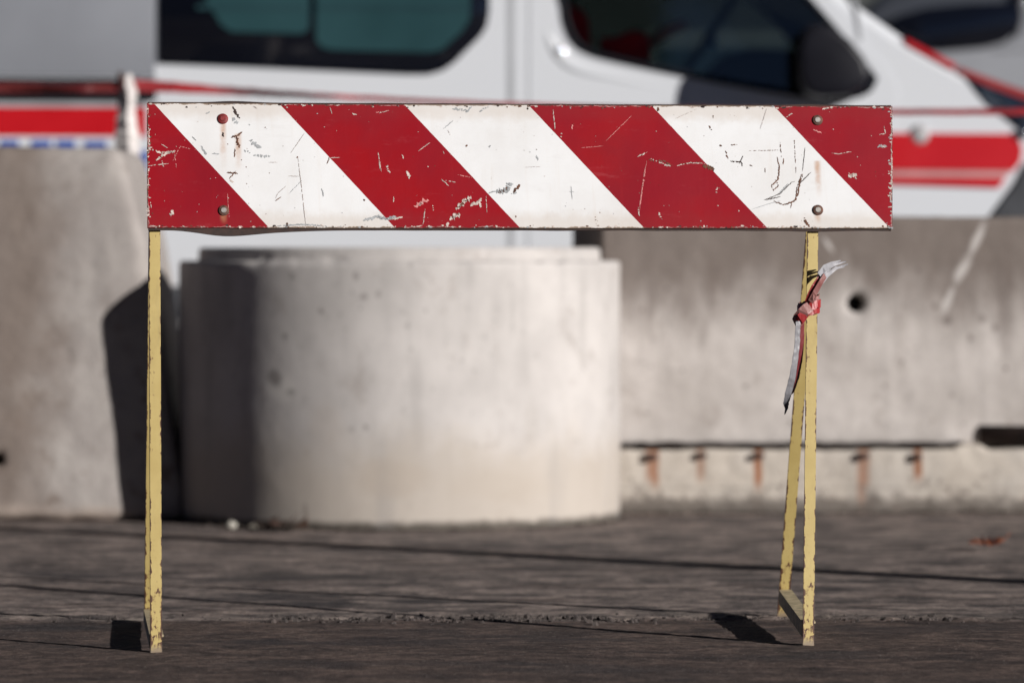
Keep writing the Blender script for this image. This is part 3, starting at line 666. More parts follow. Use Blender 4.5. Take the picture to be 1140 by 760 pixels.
# ------------------------------------------------------------------ right concrete wall barrier
DW = 13.9; sW = F / DW
WX = lambda px, d=DW: (px - 570) * d / F
WZ = lambda py, d=DW: HC - (py - HY) * d / F
wx0, wx1 = WX(668), 3.0
wroot = empty('concrete_barrier', ((wx0 + wx1) / 2, DW + .22, 0))
tag(wroot, 'long stained concrete barrier with a round hole, to the right of the concrete ring', 'concrete barrier')
wo = Vector(wroot.location)
def lx_(px, d=DW): return WX(px, d) - wo.x
def wall_extra(s, c, o):
    n = s.noise(4, 6, .65, s.scale((1.5, 1.5, .55)))
    up = s.ss(s.ma('ADD', o[2], s.ma('MULTIPLY', n, .56)), .76, 1.06)
    c = s.mix(s.ma('MULTIPLY', up, .9), c, (.145, .117, .102))
    dr = s.noise(9, 5, .6, s.scale((1.6, 1, .14), loc=(4, 0, 1)))
    c = s.mix(s.ma('MULTIPLY', s.ma('MULTIPLY', s.ss(dr, .50, .68), s.ss(o[2], .3, .75)), .65), c, (.13, .105, .094))
    # damp brown at the right, pale run and halo
    rt_ = s.ss(s.ma('ADD', o[0], s.ma('MULTIPLY', n, -.5)), lx_(1000), lx_(1180))
    c = s.mix(s.ma('MULTIPLY', rt_, .45), c, (.21, .185, .17))
    halo = s.spot(lx_(955), WZ(345), .13, .11, .7, 0, .5, 9)
    c = s.mix(s.ma('MULTIPLY', halo, .5), c, (.46, .43, .41))
    for (a, b, w_) in (((1098, 243), (1078, 288), .014), ((1080, 284), (1062, 318), .017), ((1063, 316), (1048, 352), .013), ((915, 262), (930, 284), .008)):
        xa, za, xb, zb = lx_(a[0]), WZ(a[1]), lx_(b[0]), WZ(b[1])
        L = math.hypot(xb - xa, zb - za)
        c = s.mix(s.ma('MULTIPLY', s.spot((xa + xb) / 2, (za + zb) / 2, L * .62, w_ * 1.3, .8, math.atan2(zb - za, xb - xa), .45, 26), .75), c, (.55, .52, .50))
    for (px, py, r) in ((1055, 357, .02), (1093, 355, .015), (1080, 376, .014), (1041, 341, .012), (1108, 365, .014), (830, 430, .01), (800, 300, .012), (715, 345, .007), (742, 322, .009), (760, 412, .007), (1005, 402, .009), (985, 430, .007), (1022, 300, .010), (1120, 410, .010), (880, 470, .008), (720, 460, .008), (1060, 440, .008), (935, 300, .007)):
        c = s.mix(s.ma('MULTIPLY', s.spot(lx_(px), WZ(py), r, r * 1.2, .7, 0, .4, 40), .7), c, (.14, .115, .105))
    return c
M_wall = m_concrete('wall_concrete', (.53, .49, .465), (.41, .375, .352), wall_extra, 1.2, 0, .35, .3)
def foot_extra(s, c, o):
    c = s.mix(s.ss(s.noise(6, 5, .6), .3, .6, .1, .6), c, (.48, .425, .365))
    n = s.noise(26, 5, .65)
    for px, ln, st in ((723, .10, .6), (729, .125, .75), (780, .10, .55), (844, .13, .95), (959, .21, .55), (964, .12, .5), (1022, .095, .9)):
        x = lx_(px, 13.82); zt = WZ(506, 13.82)
        wv = s.ma('ADD', o[0], s.ma('MULTIPLY', s.ma('SUBTRACT', n, .5), .014))
        g_ = s.ma('MULTIPLY', s.ss(s.ma('ABSOLUTE', s.ma('SUBTRACT', wv, x)), .020, .005), s.ss(o[2], zt - ln, zt - ln * .55))
        c = s.mix(s.ma('MULTIPLY', g_, st), c, (.26, .095, .035))
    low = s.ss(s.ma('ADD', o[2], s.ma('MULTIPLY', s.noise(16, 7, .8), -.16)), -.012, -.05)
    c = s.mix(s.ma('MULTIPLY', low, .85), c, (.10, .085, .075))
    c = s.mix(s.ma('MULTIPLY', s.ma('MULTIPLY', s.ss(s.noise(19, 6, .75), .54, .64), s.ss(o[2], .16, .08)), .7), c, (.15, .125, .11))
    ln = s.ss(s.ma('ABSOLUTE', s.ma('SUBTRACT', s.ma('ADD', o[2], s.ma('MULTIPLY', n, .012)), .085)), .006, .001)
    return s.mix(s.ma('MULTIPLY', ln, .35), c, (.2, .18, .16))
M_foot = m_concrete('foot_concrete', (.50, .46, .415), (.40, .365, .33), foot_extra, 1.6, 0, .3)
zf = WZ(499)
m = MB(); m.box(wx0, wx1, DW, DW + .40, zf + .010, WZ(241))
for v in range(len(m.v)):
    x, y, z = m.v[v]
    if x < wx0 + .01 and y > DW + .2: m.v[v] = (x - .085, y, z)
up = m.build('upper_wall', M_wall, wroot, wo)
m = MB(); hx, hz = lx_(953), WZ(338); m.lathe([(.0001, -.5), (.030, -.5), (.030, -.02), (.0001, -.02)], (hx, 0, hz), 20, 'y')
ct = m.build('cutter', M_wall, wroot)
cut(up, [ct]); drop([ct])
roughen(up, .014, .004, 5, .0025, 22)
m = MB(); m.box(wx0 + .01, wx1, DW - .08, DW + .38, 0, zf)
m.box(WX(1062), WX(1092), DW - .075, DW + .2, zf - .02, zf + .018)
ft = m.build('foot', M_foot, wroot, wo); roughen(ft, .014, .005, 6, .004, 20, .09)
# dark strip added between wall and foot, standing in for the gap's shade
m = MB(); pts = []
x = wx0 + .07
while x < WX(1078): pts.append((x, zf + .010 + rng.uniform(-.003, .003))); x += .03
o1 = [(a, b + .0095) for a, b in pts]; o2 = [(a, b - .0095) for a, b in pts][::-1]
m.prism(o1 + o2, DW - .066, DW + .012); m.build('gap_shade_strip', plain('gap_shade', (.014, .010, .009), .9, var=.4, nsc=30, spec=.1), wroot, wo)
M_ob = plain('old_bolt', (.05, .026, .02), .85, var=.4, nsc=60)
for px in (725, 780, 843, 960, 1022):
    c = P(px, 508, 13.815); m = MB(); e1, e2 = rng.uniform(.010, .022), rng.uniform(.010, .022); c.z += rng.uniform(-.004, .004); m.box(c.x - e1, c.x + e2, c.y - .008, c.y + .02, c.z - .006, c.z + rng.uniform(.006, .012))
    m.lathe([(.0001, -.018), (.009, -.018), (.011, -.014), (.011, 0)], (c.x, c.y, c.z), 8, 'y'); m.build('anchor_bolt', M_ob, wroot, wo)
# rusty pipe lying on the step
pz = P(1090, 488, DW); m = MB(); rp = .0345
m.lathe([(rp - .006, 0), (rp, 0), (rp, .9), (rp - .006, .9)], (0, 0, 0), 24, 'x', closed=True)
for h_ in (.35, ): m.lathe([(rp, h_), (rp + .006, h_ + .004), (rp + .006, h_ + .03), (rp, h_ + .034)], (0, 0, 0), 24, 'x')
pipe = m.build('rusty_pipe', plain('rusted_pipe', (.028, .016, .013), .75, var=.5, nsc=14)); pipe.location = (pz.x, DW + .018, zf + .042)
tag(pipe, 'dark rusty pipe lying on the foot of the holed concrete barrier at the right edge', 'pipe')

# ------------------------------------------------------------------ left concrete barrier seen on end
DB = 13.40; XB = lambda px: (px - 570) * DB / F; ZBk = lambda py: HC - (py - HY) * DB / F
def left_extra(s, c, o):
    n = s.noise(4, 6, .65)
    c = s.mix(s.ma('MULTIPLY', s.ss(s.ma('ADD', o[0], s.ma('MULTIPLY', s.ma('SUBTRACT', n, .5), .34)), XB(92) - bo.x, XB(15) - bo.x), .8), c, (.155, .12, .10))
    dr = s.noise(8, 5, .6, s.scale((2, 1, .15)))
    c = s.mix(s.ma('MULTIPLY', s.ma('MULTIPLY', s.ss(dr, .5, .7), s.ss(o[2], .5, 1.0)), .5), c, (.22, .19, .175))
    bl = s.noise(10, 6, .7)
    c = s.mix(s.ma('MULTIPLY', s.ma('MULTIPLY', s.ss(bl, .54, .66), s.ss(o[2], .75, .4)), .75), c, (.16, .125, .105))
    c = s.mix(s.ss(s.ma('ADD', o[2], s.ma('MULTIPLY', n, -.08)), .02, -.03), c, (.36, .30, .26))
    return c
bo = Vector((XB(-10), DB + .5, 0))
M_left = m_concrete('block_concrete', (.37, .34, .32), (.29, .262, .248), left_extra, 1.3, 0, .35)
half = [(205, 580), (203, 545), (188, 470), (172, 360), (160, 270), (130, 162)]
prof_ = [(XB(p), max(0, ZBk(q)) if q < 580 else 0) for p, q in half]
left_side = [(2 * bo.x - x, z) for x, z in prof_][::-1]
m = MB(); m.prism(prof_ + left_side, DB, DB + .95)
m.v = [(x, y + (z * .095 if y < DB + .1 else 0), z) for x, y, z in m.v]
lb = m.build('concrete_barrier', M_left, None, bo); lb.location = bo
bevel(lb, .03, 2, 25)
m = MB(); m.lathe([(.0001, -.7), (.022, -.7), (.022, -.38), (.0001, -.38)], (XB(-4) - bo.x, 0, ZBk(512)), 16, 'y'); ct = m.build('cutter', M_left); ct.location = bo
cut(lb, [ct]); drop([ct])
roughen(lb, .016, .005, 5, .003, 20, .06)
tag(lb, 'weathered concrete barrier at the left edge, seen on its tapered end, in ring shadow', 'concrete barrier')

# ------------------------------------------------------------------ warning tape strung behind the concrete
M_stake = plain('rusty_stake', (.07, .045, .035), .8, var=.4, nsc=30)
def stake(px, ytop, d, label):
    p = P(px, ytop, d); m = MB()
    m.tube([(0, 0, 0), (.004, 0, p.z * .5), (0, 0, p.z)], .009, 8); m.lathe([(.0001, .0), (.045, .0), (.05, .012), (.02, .02), (.009, .03)], (0, 0, 0), 12)
    o = m.build('stake', M_stake); o.location = (p.x, d, 0); tag(o, label, 'stake'); return o
DT = 14.45
stake(134, 80, DT, 'thin dark stake behind the left concrete barrier, with white tape knotted on top')
stake(1300, 113, DT, 'thin dark stake past the right edge holding the end of the red tape')
stake(-230, 80, DT, 'thin dark stake past the left edge holding the start of the red tape')
tw = empty('warning_tape', (P(140, 98, DT).x, DT, 0)); two = Vector(tw.location)
tag(tw, 'red warning tape stretched across in front of the ambulance, knotted to a stake', 'warning tape')
def run(m, pts, d0, tw_):
    """pts (px, py, half height px)"""
    L, Rr = [], []
    N = 10; k = 0
    for (a, b) in zip(pts, pts[1:]):
        for i in range(N):
            t = i / N; x = a[0] + (b[0] - a[0]) * t; y = a[1] + (b[1] - a[1]) * t; h = a[2] + (b[2] - a[2]) * t
            o_ = .02 * math.sin(k * .21 * tw_); k += 1; j = rng.uniform(-.4, .4)
            L.append(P(x, y - h + j, d0 + o_) - two); Rr.append(P(x, y + h + j, d0 - o_) - two)
    m.strip(L, Rr, .0008)
m = MB()
run(m, [(-230, 90, 4.5), (-60, 98, 4.2), (40, 100, 4.4), (100, 100, 4), (134, 97, 6)], DT - .012, 1)
run(m, [(-230, 95, 4), (0, 97, 5), (70, 98, 3.5), (134, 96, 5)], DT + .01, .7)
m.build('left_run', M_tdark, tw)
m = MB()
run(m, [(140, 95, 7), (190, 97, 6), (250, 101, 4.5), (320, 105, 3.2), (400, 109, 2.6), (520, 115, 2.4), (700, 121, 2.4), (900, 124, 2.6), (1000, 125, 3.1), (1140, 124.5, 3.4), (1300, 121, 4)], DT - .012, .8)
m.build('right_run', m_tape('red_run_tape', (.34, .03, .035), (.26, .03, .035)), tw)
m = MB()
for k in range(3):
    pr = []
    for q in range(13):
        a = 2 * math.pi * q / 12; x = 139 - 8 * math.cos(a); dd = -.028 * math.sin(a)
        pr.append((P(x, 86 + 5 * k + rng.uniform(-1, 1), DT + dd) - two, P(x + rng.uniform(-1, 1), 96 + 5 * k, DT + dd - .004) - two))
    m.strip([a for a, b in pr], [b for a, b in pr], .0008)
m.build('knot', M_tpink, tw)
M_twhite = m_tape('white_tape', (.66, .62, .60), (.54, .50, .49))
m = MB()
pr = [((136, 99), (146, 97), 0), ((134, 112), (150, 110), .03), ((130, 132), (151, 126), -.02), ((128, 152), (155, 150), .03), ((129, 170), (156, 172), .0), ((134, 195), (157, 198), .03), ((139, 225), (158, 226), -.01), ((145, 250), (160, 252), .02), ((152, 275), (163, 272), 0), ((157, 292), (163, 290), .01)]
Ls = []; Rs = []; Ms = []
for (p, q) in zip(pr, pr[1:]):
    for i in range(4):
        t = i / 4; lx0 = p[0][0] + (q[0][0] - p[0][0]) * t; ly = p[0][1] + (q[0][1] - p[0][1]) * t; rx0 = p[1][0] + (q[1][0] - p[1][0]) * t; ry = p[1][1] + (q[1][1] - p[1][1]) * t
        Ls.append(P(lx0 + rng.uniform(-1, 1), ly, DT - .035 + rng.uniform(-.006, .006)) - two); Rs.append(P(rx0 + rng.uniform(-1, 1), ry, DT - .03 + rng.uniform(-.006, .006)) - two)
        Ms.append(P(lx0 * .45 + rx0 * .55, ly * .5 + ry * .5, DT - .06 + rng.uniform(-.008, .008)) - two)
m.strip(Ls, Ms, .0008); m.strip(Ms, Rs, .0008)
pr = [((141, 84), (146, 82)), ((139, 92), (148, 90)), ((141, 102), (152, 99)), ((147, 112), (153, 108))]
m.strip([P(*a, DT - .035) - two for a, b in pr], [P(*b, DT - .03) - two for a, b in pr], .0008)
m.build('white_tail', M_twhite, tw)

# ------------------------------------------------------------------ ambulance
DV = 16.5; VT = R(1.6)
van = empty('ambulance', (0, DV + 1.0, 0), 0, VT)
tag(van, 'white ambulance with red side stripes and black windows parked behind the concrete barriers', 'ambulance')
cT, sT = math.cos(VT), math.sin(VT)
def V(px, py, d=DV):
    p = P(px, py, d); return (p.x * cT - p.z * sT, p.x * sT + p.z * cT)
def Vs(lst, d=DV): return [V(a, b, d) for a, b in lst]
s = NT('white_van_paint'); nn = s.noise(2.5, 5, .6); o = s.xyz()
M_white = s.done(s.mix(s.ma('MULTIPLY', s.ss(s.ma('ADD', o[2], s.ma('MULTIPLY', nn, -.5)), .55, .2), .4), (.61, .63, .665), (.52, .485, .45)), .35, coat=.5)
M_shade = plain('shaded_white_panel', (.205, .215, .24), .4, coat=.4, var=.06, nsc=2)  # shading of the upper rear panel put into a grey base colour
M_vred = plain('red_decal', (.47, .004, .010), .4, coat=.3, var=.05, nsc=3)
M_lred = plain('dark_red_decal', (.26, .02, .022), .45, var=.1, nsc=3)
M_blue = plain('blue_decal', (.035, .085, .33), .45, var=.06, nsc=3)
M_black = plain('black_plastic', (.006, .007, .010), .62, var=.2, nsc=8, spec=.12)
M_trim = plain('grey_bumper_plastic', (.055, .058, .066), .6, var=.15, nsc=8)
M_bglass = plain('black_glass', (.004, .005, .009), .06, var=.1, nsc=3)
M_teal = plain('teal_pane', (.015, .049, .056), .35, var=.12, nsc=2)
M_teald = plain('dark_teal_bar', (.012, .04, .048), .4, var=.1, nsc=2)
M_tglass = glass('tinted_cab_glass', (.93, .95, .95)); M_fglass = glass('far_cab_glass', (.30, .34, .33))
M_wsh = glass('windscreen_glass', (.88, .9, .9))
M_seam = plain('panel_gap_grey', (.34, .35, .37), .5, var=.1, nsc=6)
M_tyre = plain('tyre_rubber', (.018, .018, .018), .9, var=.3, nsc=20)
M_rim = plain('steel_wheel', (.35, .36, .38), .4, metal=.5, var=.15, nsc=10)
M_int = plain('cab_trim', (.018, .018, .017), .85, var=.3, nsc=6)
M_sred = plain('red_seat_cover', (.66, .02, .03), .8, var=.15, nsc=12)
M_chrome = plain('chrome', (.9, .9, .9), .07, metal=1, var=.02)

out = Vs([(-600, 378), (-608, -150), (-590, -215), (-560, -228), (600, -232), (655, -205), (945, 0), (1007, 43), (1072, 80), (1140, 105), (1172, 122), (1192, 160), (1198, 240), (1190, 378)])
YN, YF = -1.0, 1.0
m = MB(); m.prism(out, YN, YF); body = m.build('body', M_white, van)
bevel(body, .035, 3, 25)
# openings: cab and saloon hollow, windows, wheel arches
win_o = [(627, -70), (629, 8), (633, 30), (641, 46), (656, 57), (690, 67), (800, 90), (885, 104), (940, 107), (962, 103), (972, 92), (966, 78), (900, 0), (830, -70)]
cutters = []
def cutter(pts, y0, y1):
    m = MB(); m.prism(pts, y0, y1); c = m.build('cutter', M_white, van); cutters.append(c)
cutter(Vs([(600, 330), (600, -190), (640, -190), (930, 10), (1000, 60), (1000, 330)]), YN + .06, YF - .06)      # cab hollow
cutter(Vs(win_o), YN - .1, YF + .1)
wsh = Vs([(680, -180), (930, -3), (930, -40), (690, -230)])
cutter(wsh, YN + .12, YF - .12)
FWX, RWX, WR = 1.28, -2.05, .35
for wx in (FWX, RWX):
    zc = WR + wx * math.tan(VT)
    m = MB(); m.lathe([(.0001, -1.2), (.43, -1.2), (.43, -.70), (.0001, -.70)], (wx, 0, zc), 40, 'y'); cutters.append(m.build('cutter', M_white, van))
    m = MB(); m.lathe([(.0001, .70), (.43, .70), (.43, 1.2), (.0001, 1.2)], (wx, 0, zc), 40, 'y'); cutters.append(m.build('cutter', M_white, van))
cut(body, cutters); drop(cutters)
body.data.polygons.foreach_set('use_smooth', [False] * len(body.data.polygons))
# front door skin, standing proud, with a rounded lip round the window
m = MB(); m.prism(Vs([(590, -110), (588, 300), (600, 325), (930, 325), (955, 300), (985, 200), (1000, 100), (985, 72), (960, 45), (905, -30), (830, -110)]), YN - .003, YN + .02)
door = m.build('front_door', M_white, van)
m = MB(); m.prism(Vs(win_o), YN - .2, YN + .2); c = m.build('cutter', M_white, van); cut(door, [c]); drop([c]); door.data.set_sharp_from_angle(angle=R(30))
# rounded window lip
def loopring(pts, r, name, mat, y, parent, flat=1.):
    q = [Vector((x, y, z)) for x, z in pts]; n = len(q); dense = []
    for i in range(n):
        for k in range(5):
            t = k / 5; p0, p1, p2, p3 = q[i - 1], q[i], q[(i + 1) % n], q[(i + 2) % n]
            dense.append(.5 * ((2 * p1) + (p2 - p0) * t + (2 * p0 - 5 * p1 + 4 * p2 - p3) * t * t + (3 * p1 - p0 - 3 * p2 + p3) * t ** 3))
    dense.append(dense[0].copy()); mm = MB(); mm.tube(dense, r, 10)
    return mm.build(name, mat, parent)
loopring(Vs(win_o), .012, 'window_seal', M_black, YN - .006, door)
wx_ = sum(p[0] for p in win_o) / len(win_o); wy_ = sum(p[1] for p in win_o) / len(win_o)
sur = [(605, -80), (607, 18), (612, 44), (624, 64), (645, 77), (690, 88), (800, 111), (900, 126)]
q = [Vector((x, YN + .026, z)) for x, z in Vs(sur)]; dn = []
for i in range(len(q) - 1):
    p0, p1, p2, p3 = q[max(i - 1, 0)], q[i], q[i + 1], q[min(i + 2, len(q) - 1)]
    for k in range(8):
        t = k / 8; dn.append(.5 * ((2 * p1) + (p2 - p0) * t + (2 * p0 - 5 * p1 + 4 * p2 - p3) * t * t + (3 * p1 - p0 - 3 * p2 + p3) * t ** 3))
m = MB(); m.tube(dn, [.020 + .016 * math.sin(math.pi * i / (len(dn) - 1)) for i in range(len(dn))], 28); m.build('pressed_swage', M_white, door)
m = MB(); m.prism(Vs(win_o), YN - .002, YN + .003); m.build('window_glass', M_tglass, door)
m = MB(); m.prism(Vs(win_o), YF - .012, YF - .006); m.build('far_window_glass', M_fglass, van)
m = MB(); h0 = V(625, 168); m.box(h0[0], h0[0] + .19, YN - .05, YN - .036, h0[1] - .018, h0[1] + .018)
m.box(h0[0] + .005, h0[0] + .03, YN - .04, YN - .010, h0[1] - .014, h0[1] + .014); m.box(h0[0] + .16, h0[0] + .185, YN - .04, YN - .010, h0[1] - .014, h0[1] + .014)
bevel(m.build('handle', M_black, door), .006, 2)
lk = V(622, 58); m = MB()  # added dome, shaped only to catch a sun glint
m.lathe([(.05 * math.sin(R(a)), -.05 * math.cos(R(a)) + .043) for a in range(0, 33, 2)], (lk[0], YN - .004, lk[1]), 28, 'y'); m.build('glint_dome', plain('glint_cap_white', (.85, .87, .9), .05, metal=.65, var=.02), door)
# windscreen
a, b = V(676, -190), V(940, -2)
m = MB(); m.add([(a[0], YN + .10, a[1]), (b[0], YN + .10, b[1]), (b[0], YF - .10, b[1]), (a[0], YF - .10, a[1])], [(0, 1, 2, 3)])
ws = m.build('windscreen', M_wsh, van); md = ws.modifiers.new('s', 'SOLIDIFY'); md.thickness = .006; bake(ws)
# saloon side window: black glass with opaque teal panes
rw = Vs([(176, -75), (176, 71), (300, 76), (455, 83), (478, 83), (493, 79), (505, 71), (535, 41), (542, 30), (545, 14), (545, -75)])
m = MB(); m.prism(rw, YN - .010, YN + .002); sw = m.build('side_window', M_bglass, van); bevel(sw, .004, 2, 40)
for pts in ([(215, -60), (230, 2), (247, 29), (258, 36), (336, 38), (344, 33), (346, -60)], [(352, -60), (352, 45), (358, 53), (370, 56), (478, 59), (492, 56), (514, 36), (523, 22), (526, -60)]):
    m = MB(); m.prism(Vs(pts), YN - .014, YN - .009); pn = m.build('pane', M_teal, sw)
    x0 = min(p[0] for p in pts) + 4; x1 = max(p[0] for p in pts) - 6
    m = MB(); m.prism(Vs([(x0, 6), (x1, 7), (x1, 12), (x0, 11)]), YN - .017, YN - .0135); m.build('pane_bar', M_teald, pn)
# panels, trims and stripes on the near side
def plate(name, pts, mat, y0=-.004, parent=van, bv=0):
    m = MB(); m.prism(Vs(pts), YN + y0, YN + .001); o = m.build(name, mat, parent)
    if bv: bevel(o, bv, 2, 40)
    return o
plate('side_panel', [(-590, -150), (-590, 81), (173, 86), (173, -150)], M_shade, -.010, van, .006)
plate('waist_moulding', [(-590, 83), (-590, 109), (174, 112), (174, 88)], M_black, -.022, van, .006)
plate('red_stripe', [(-560, 100 + 17), (-560, 149), (163, 152), (163, 120)], M_vred)
plate('upper_edge', [(-590, 109), (-590, 117.), (163, 119.5), (163, 111.2)], M_seam, -.0035)
for pts in ([(-60, 156), (-60, 215), (-22, 215), (-22, 156)], [(0, 156), (0, 215), (21, 215), (21, 156)], [(35, 156), (35, 215), (57, 215), (57, 156)], [(63, 156), (63, 215), (84, 215), (84, 156)], [(94, 157), (94, 215), (119, 215), (119, 157)], [(153, 168), (153, 214), (158, 219), (166, 219), (166, 168)]):
    plate('blue_mark', pts, M_blue)
plate('fender_stripe', [(975, 148), (975, 189), (1128, 190), (1136, 180), (1138, 166), (1134, 155), (1124, 149)], M_vred, -.0095)
plate('fender_stripe', [(975, 197), (975, 205), (1112, 209), (1119, 198)], M_vred, -.0095)
plate('fender_band', [(975, 190), (975, 196.5), (1119, 197.5), (1126, 191)], plain('faded_pink_decal', (.52, .26, .26), .5, var=.08), -.0090)
plate('lower_moulding', [(-600, 318), (-600, 356), (1080, 356), (1080, 318)], M_trim, -.02, van, .008)
for px in (569, 612): plate('panel_gap', [(px - 4, -150), (px - 3, 316), (px + 3, 316), (px + 4, -150)] if px < 590 else [(px - 2, 240), (px - 2, 316), (px + 2, 316), (px + 2, 240)], M_seam, -.002)
plate('panel_gap', [(174, 111), (174, 316), (176, 316), (176, 111)], M_seam, -.003)
plate('panel_gap', [(950, -5), (956, 45), (960, 45), (953, -5)], M_seam, -.0065)
rp_ = V(1024, 150); m = MB(); m.lathe([(.0001, -.016), (.022, -.014), (.036, -.009), (.038, 0)], (rp_[0], YN, rp_[1]), 20, 'y'); m.build('side_repeater', plain('grey_lens', (.36, .35, .36), .3), van)
# bonnet edge stripe
for pts in ([(1007, 42), (1010, 50), (1062, 78), (1064, 72)], [(1068, 75), (1067, 81), (1100, 96), (1140, 111), (1152, 112), (1152, 105), (1120, 94)]):
    m = MB(); m.prism(Vs(pts), YN - .006, YN + .18); m.build('bonnet_stripe', M_vred if pts[0][0] < 1050 else M_lred, van)
# headlight, bumper
s = NT('headlight_glass'); v_ = s.noise(9, 3, .5)
M_lamp = s.done(s.mix(s.ss(v_, .45, .7), (.012, .018, .03), (.07, .09, .12)), .08, coat=1)
m = MB(); m.prism(Vs([(1072, 84), (1084, 101), (1097, 117), (1118, 133), (1134, 146), (1160, 150), (1194, 160), (1190, 140), (1172, 124), (1140, 110), (1100, 97)]), YN - .008, YN + .35)
hl = m.build('headlight', M_lamp, van); bevel(hl, .012, 3, 30)
lk = V(1138, 149); m = MB(); m.lathe([(.04 * math.sin(R(a)), -.04 * math.cos(R(a)) + .033) for a in range(0, 35, 2)], (lk[0], YN - .022, lk[1]), 28, 'y'); m.build('lamp_glint_dome', M_chrome, hl)  # chrome dome added on the headlight for its sun glint
m = MB(); m.prism(Vs([(1139, 180), (1128, 203), (1098, 244), (1060, 330), (1055, 395), (1205, 400), (1212, 330), (1212, 240), (1203, 182)]), YN - .014, YF + .014)
bevel(m.build('bumper', M_trim, van), .02, 3, 30)
# mirror
mc = V(928, 69, 16.2); m = MB()
m.prism([V(a, b, 16.2) for a, b in [(893, 34), (905, 26), (925, 30), (945, 45), (962, 66), (968, 84), (960, 98), (945, 107), (915, 109), (897, 104), (889, 88), (888, 55)]], -1.36, -1.17)
mi_ = m.build('mirror', plain('mirror_shell', (.007, .007, .011), .42, var=.15, nsc=6, spec=.25), van); bevel(mi_, .03, 4, 30)
m = MB(); a = V(935, 104, 16.35); m.box(a[0] - .05, a[0] + .04, -1.20, -.99, a[1] - .03, a[1] + .03); bevel(m.build('mirror_arm', M_black, mi_), .012, 2)
m = MB(); m.box(mc[0] - .128, mc[0] - .119, -1.30, -1.24, mc[1] - .05, mc[1] + .05); m.build('mirror_glass', M_chrome, mi_)
# interior
def seat(yc):
    m = MB(); x0 = .30
    m.box(x0, x0 + .50, yc - .25, yc + .25, .92, 1.08); st = m.build('seat', M_int, van); bevel(st, .04, 3)
    m = MB(); b0 = V(630, 110); m.prism([(x0 - .10, 1.05), (x0 + .04, 1.02), (x0 - .02, 1.40), (x0 - .07, 1.72), (x0 - .17, 1.74), (x0 - .20, 1.60)], yc - .24, yc + .24)
    bevel(m.build('backrest', M_sred, st), .045, 3)
    m = MB(); m.box(x0 - .2, x0 - .1, yc - .13, yc + .13, 1.78, 1.98); bevel(m.build('headrest', M_int, st), .03, 3)
    return st
s1 = seat(-.68); s2 = seat(.55)
m = MB(); m.prism(Vs([(668, 38), (684, 42), (702, 31), (724, 36), (724, 80), (672, 80)]), -.92, -.66); bevel(m.build('red_bag', M_sred, s1), .03, 3)  # loose red bag shape in the cab, parented to the seat
m = MB(); p0, p1 = V(722, 48), V(766, 24); m.tube([(p0[0], -.82, p0[1]), ((p0[0] + p1[0]) / 2, -.82, (p0[1] + p1[1]) / 2 + .01), (p1[0], -.83, p1[1])], [.02, .025, .022], 10); m.build('tan_bar', plain('tan_surface', (.40, .23, .16), .7), s1)  # slanted tan shape beside the red one
m = MB(); m.prism(Vs([(800, 110), (800, 62), (840, 52), (990, 62), (990, 110)]), YN + .08, YF - .08); bevel(m.build('dashboard', M_int, van), .03, 3)
sc_ = V(795, 40); m = MB()
rg = [(sc_[0] + .10 * math.cos(2 * math.pi * q / 24), -.55 + .19 * math.sin(2 * math.pi * q / 24), sc_[1] + .02 + .16 * math.cos(2 * math.pi * q / 24)) for q in range(25)]
m.tube(rg, .014, 8); m.tube([rg[0], rg[12]], .010, 6); m.tube([rg[12], (sc_[0] + .15, -.55, sc_[1] - .25)], .02, 8); m.build('steering_wheel', M_int, van)
bl = V(797, 36); m = MB(); m.box(bl[0] - .015, bl[0] + .022, -.60, -.58, bl[1] - .035, bl[1] + .035); bevel(m.build('blue_card', plain('blue_card', (.02, .13, .32), .6), van), .004, 2)
# lower body, wheels
m = MB(); m.box(-3.5, 1.85, -.72, .72, .26, .56); m.build('underbody', M_black, van)
for wx in (FWX, RWX):
    for ys in (-1, 1):
        zc = WR + wx * math.tan(VT); m = MB()
        m.lathe([(.20, -.10), (.31, -.11), (.34, -.09), (WR, -.05), (WR, .05), (.34, .09), (.31, .11), (.20, .10)], (0, 0, 0), 40, 'y', closed=True)
        wh = m.build('wheel', M_tyre, van); wh.location = (wx, ys * .86, zc)
        m = MB(); m.lathe([(.0001, -.06), (.06, -.07), (.07, -.05), (.17, -.04), (.19, -.085), (.208, -.09), (.208, .09), (.0001, .06)] if ys < 0 else [(.0001, .06), (.06, .07), (.07, .05), (.17, .04), (.19, .085), (.208, .09), (.208, -.09), (.0001, -.06)], (0, 0, 0), 32, 'y')
        m.build('rim', M_rim, wh)

# ------------------------------------------------------------------ second van behind, at the right
D2 = 22.0
v2 = empty('parked_van', (P(1100, 290, D2).x, D2 + .95, 0)); o2 = Vector(v2.location)
tag(v2, 'high van with a dark side window, its shade put into grey paint, parked beyond the ambulance bonnet', 'van')
def Q(l): return [(P(a, b, D2).x - o2.x, P(a, b, D2).z) for a, b in l]
M_vgrey = plain('shaded_van_grey', (.28, .29, .315), .4, coat=.5, var=.06, nsc=2)  # the van standing in shade is put into this grey base colour
M_slate = plain('slate_roof_paint', (.035, .040, .052), .45, coat=.4, var=.1, nsc=2)
m = MB(); m.prism(Q([(880, 390), (870, 200), (900, 110), (930, 52), (1000, 40), (1300, 30), (1780, 30), (1790, 390)]), -.95, .95); bevel(m.build('body', M_vgrey, v2), .05, 3, 25)
m = MB(); m.prism(Q([(932, 51), (950, 26), (985, -8), (1040, -30), (1300, -90), (1700, -90), (1780, 29), (1300, 29.5), (1000, 39.5)]), -.90, .90); up2 = m.build('cab_roof', M_slate, v2); bevel(up2, .05, 3, 25)
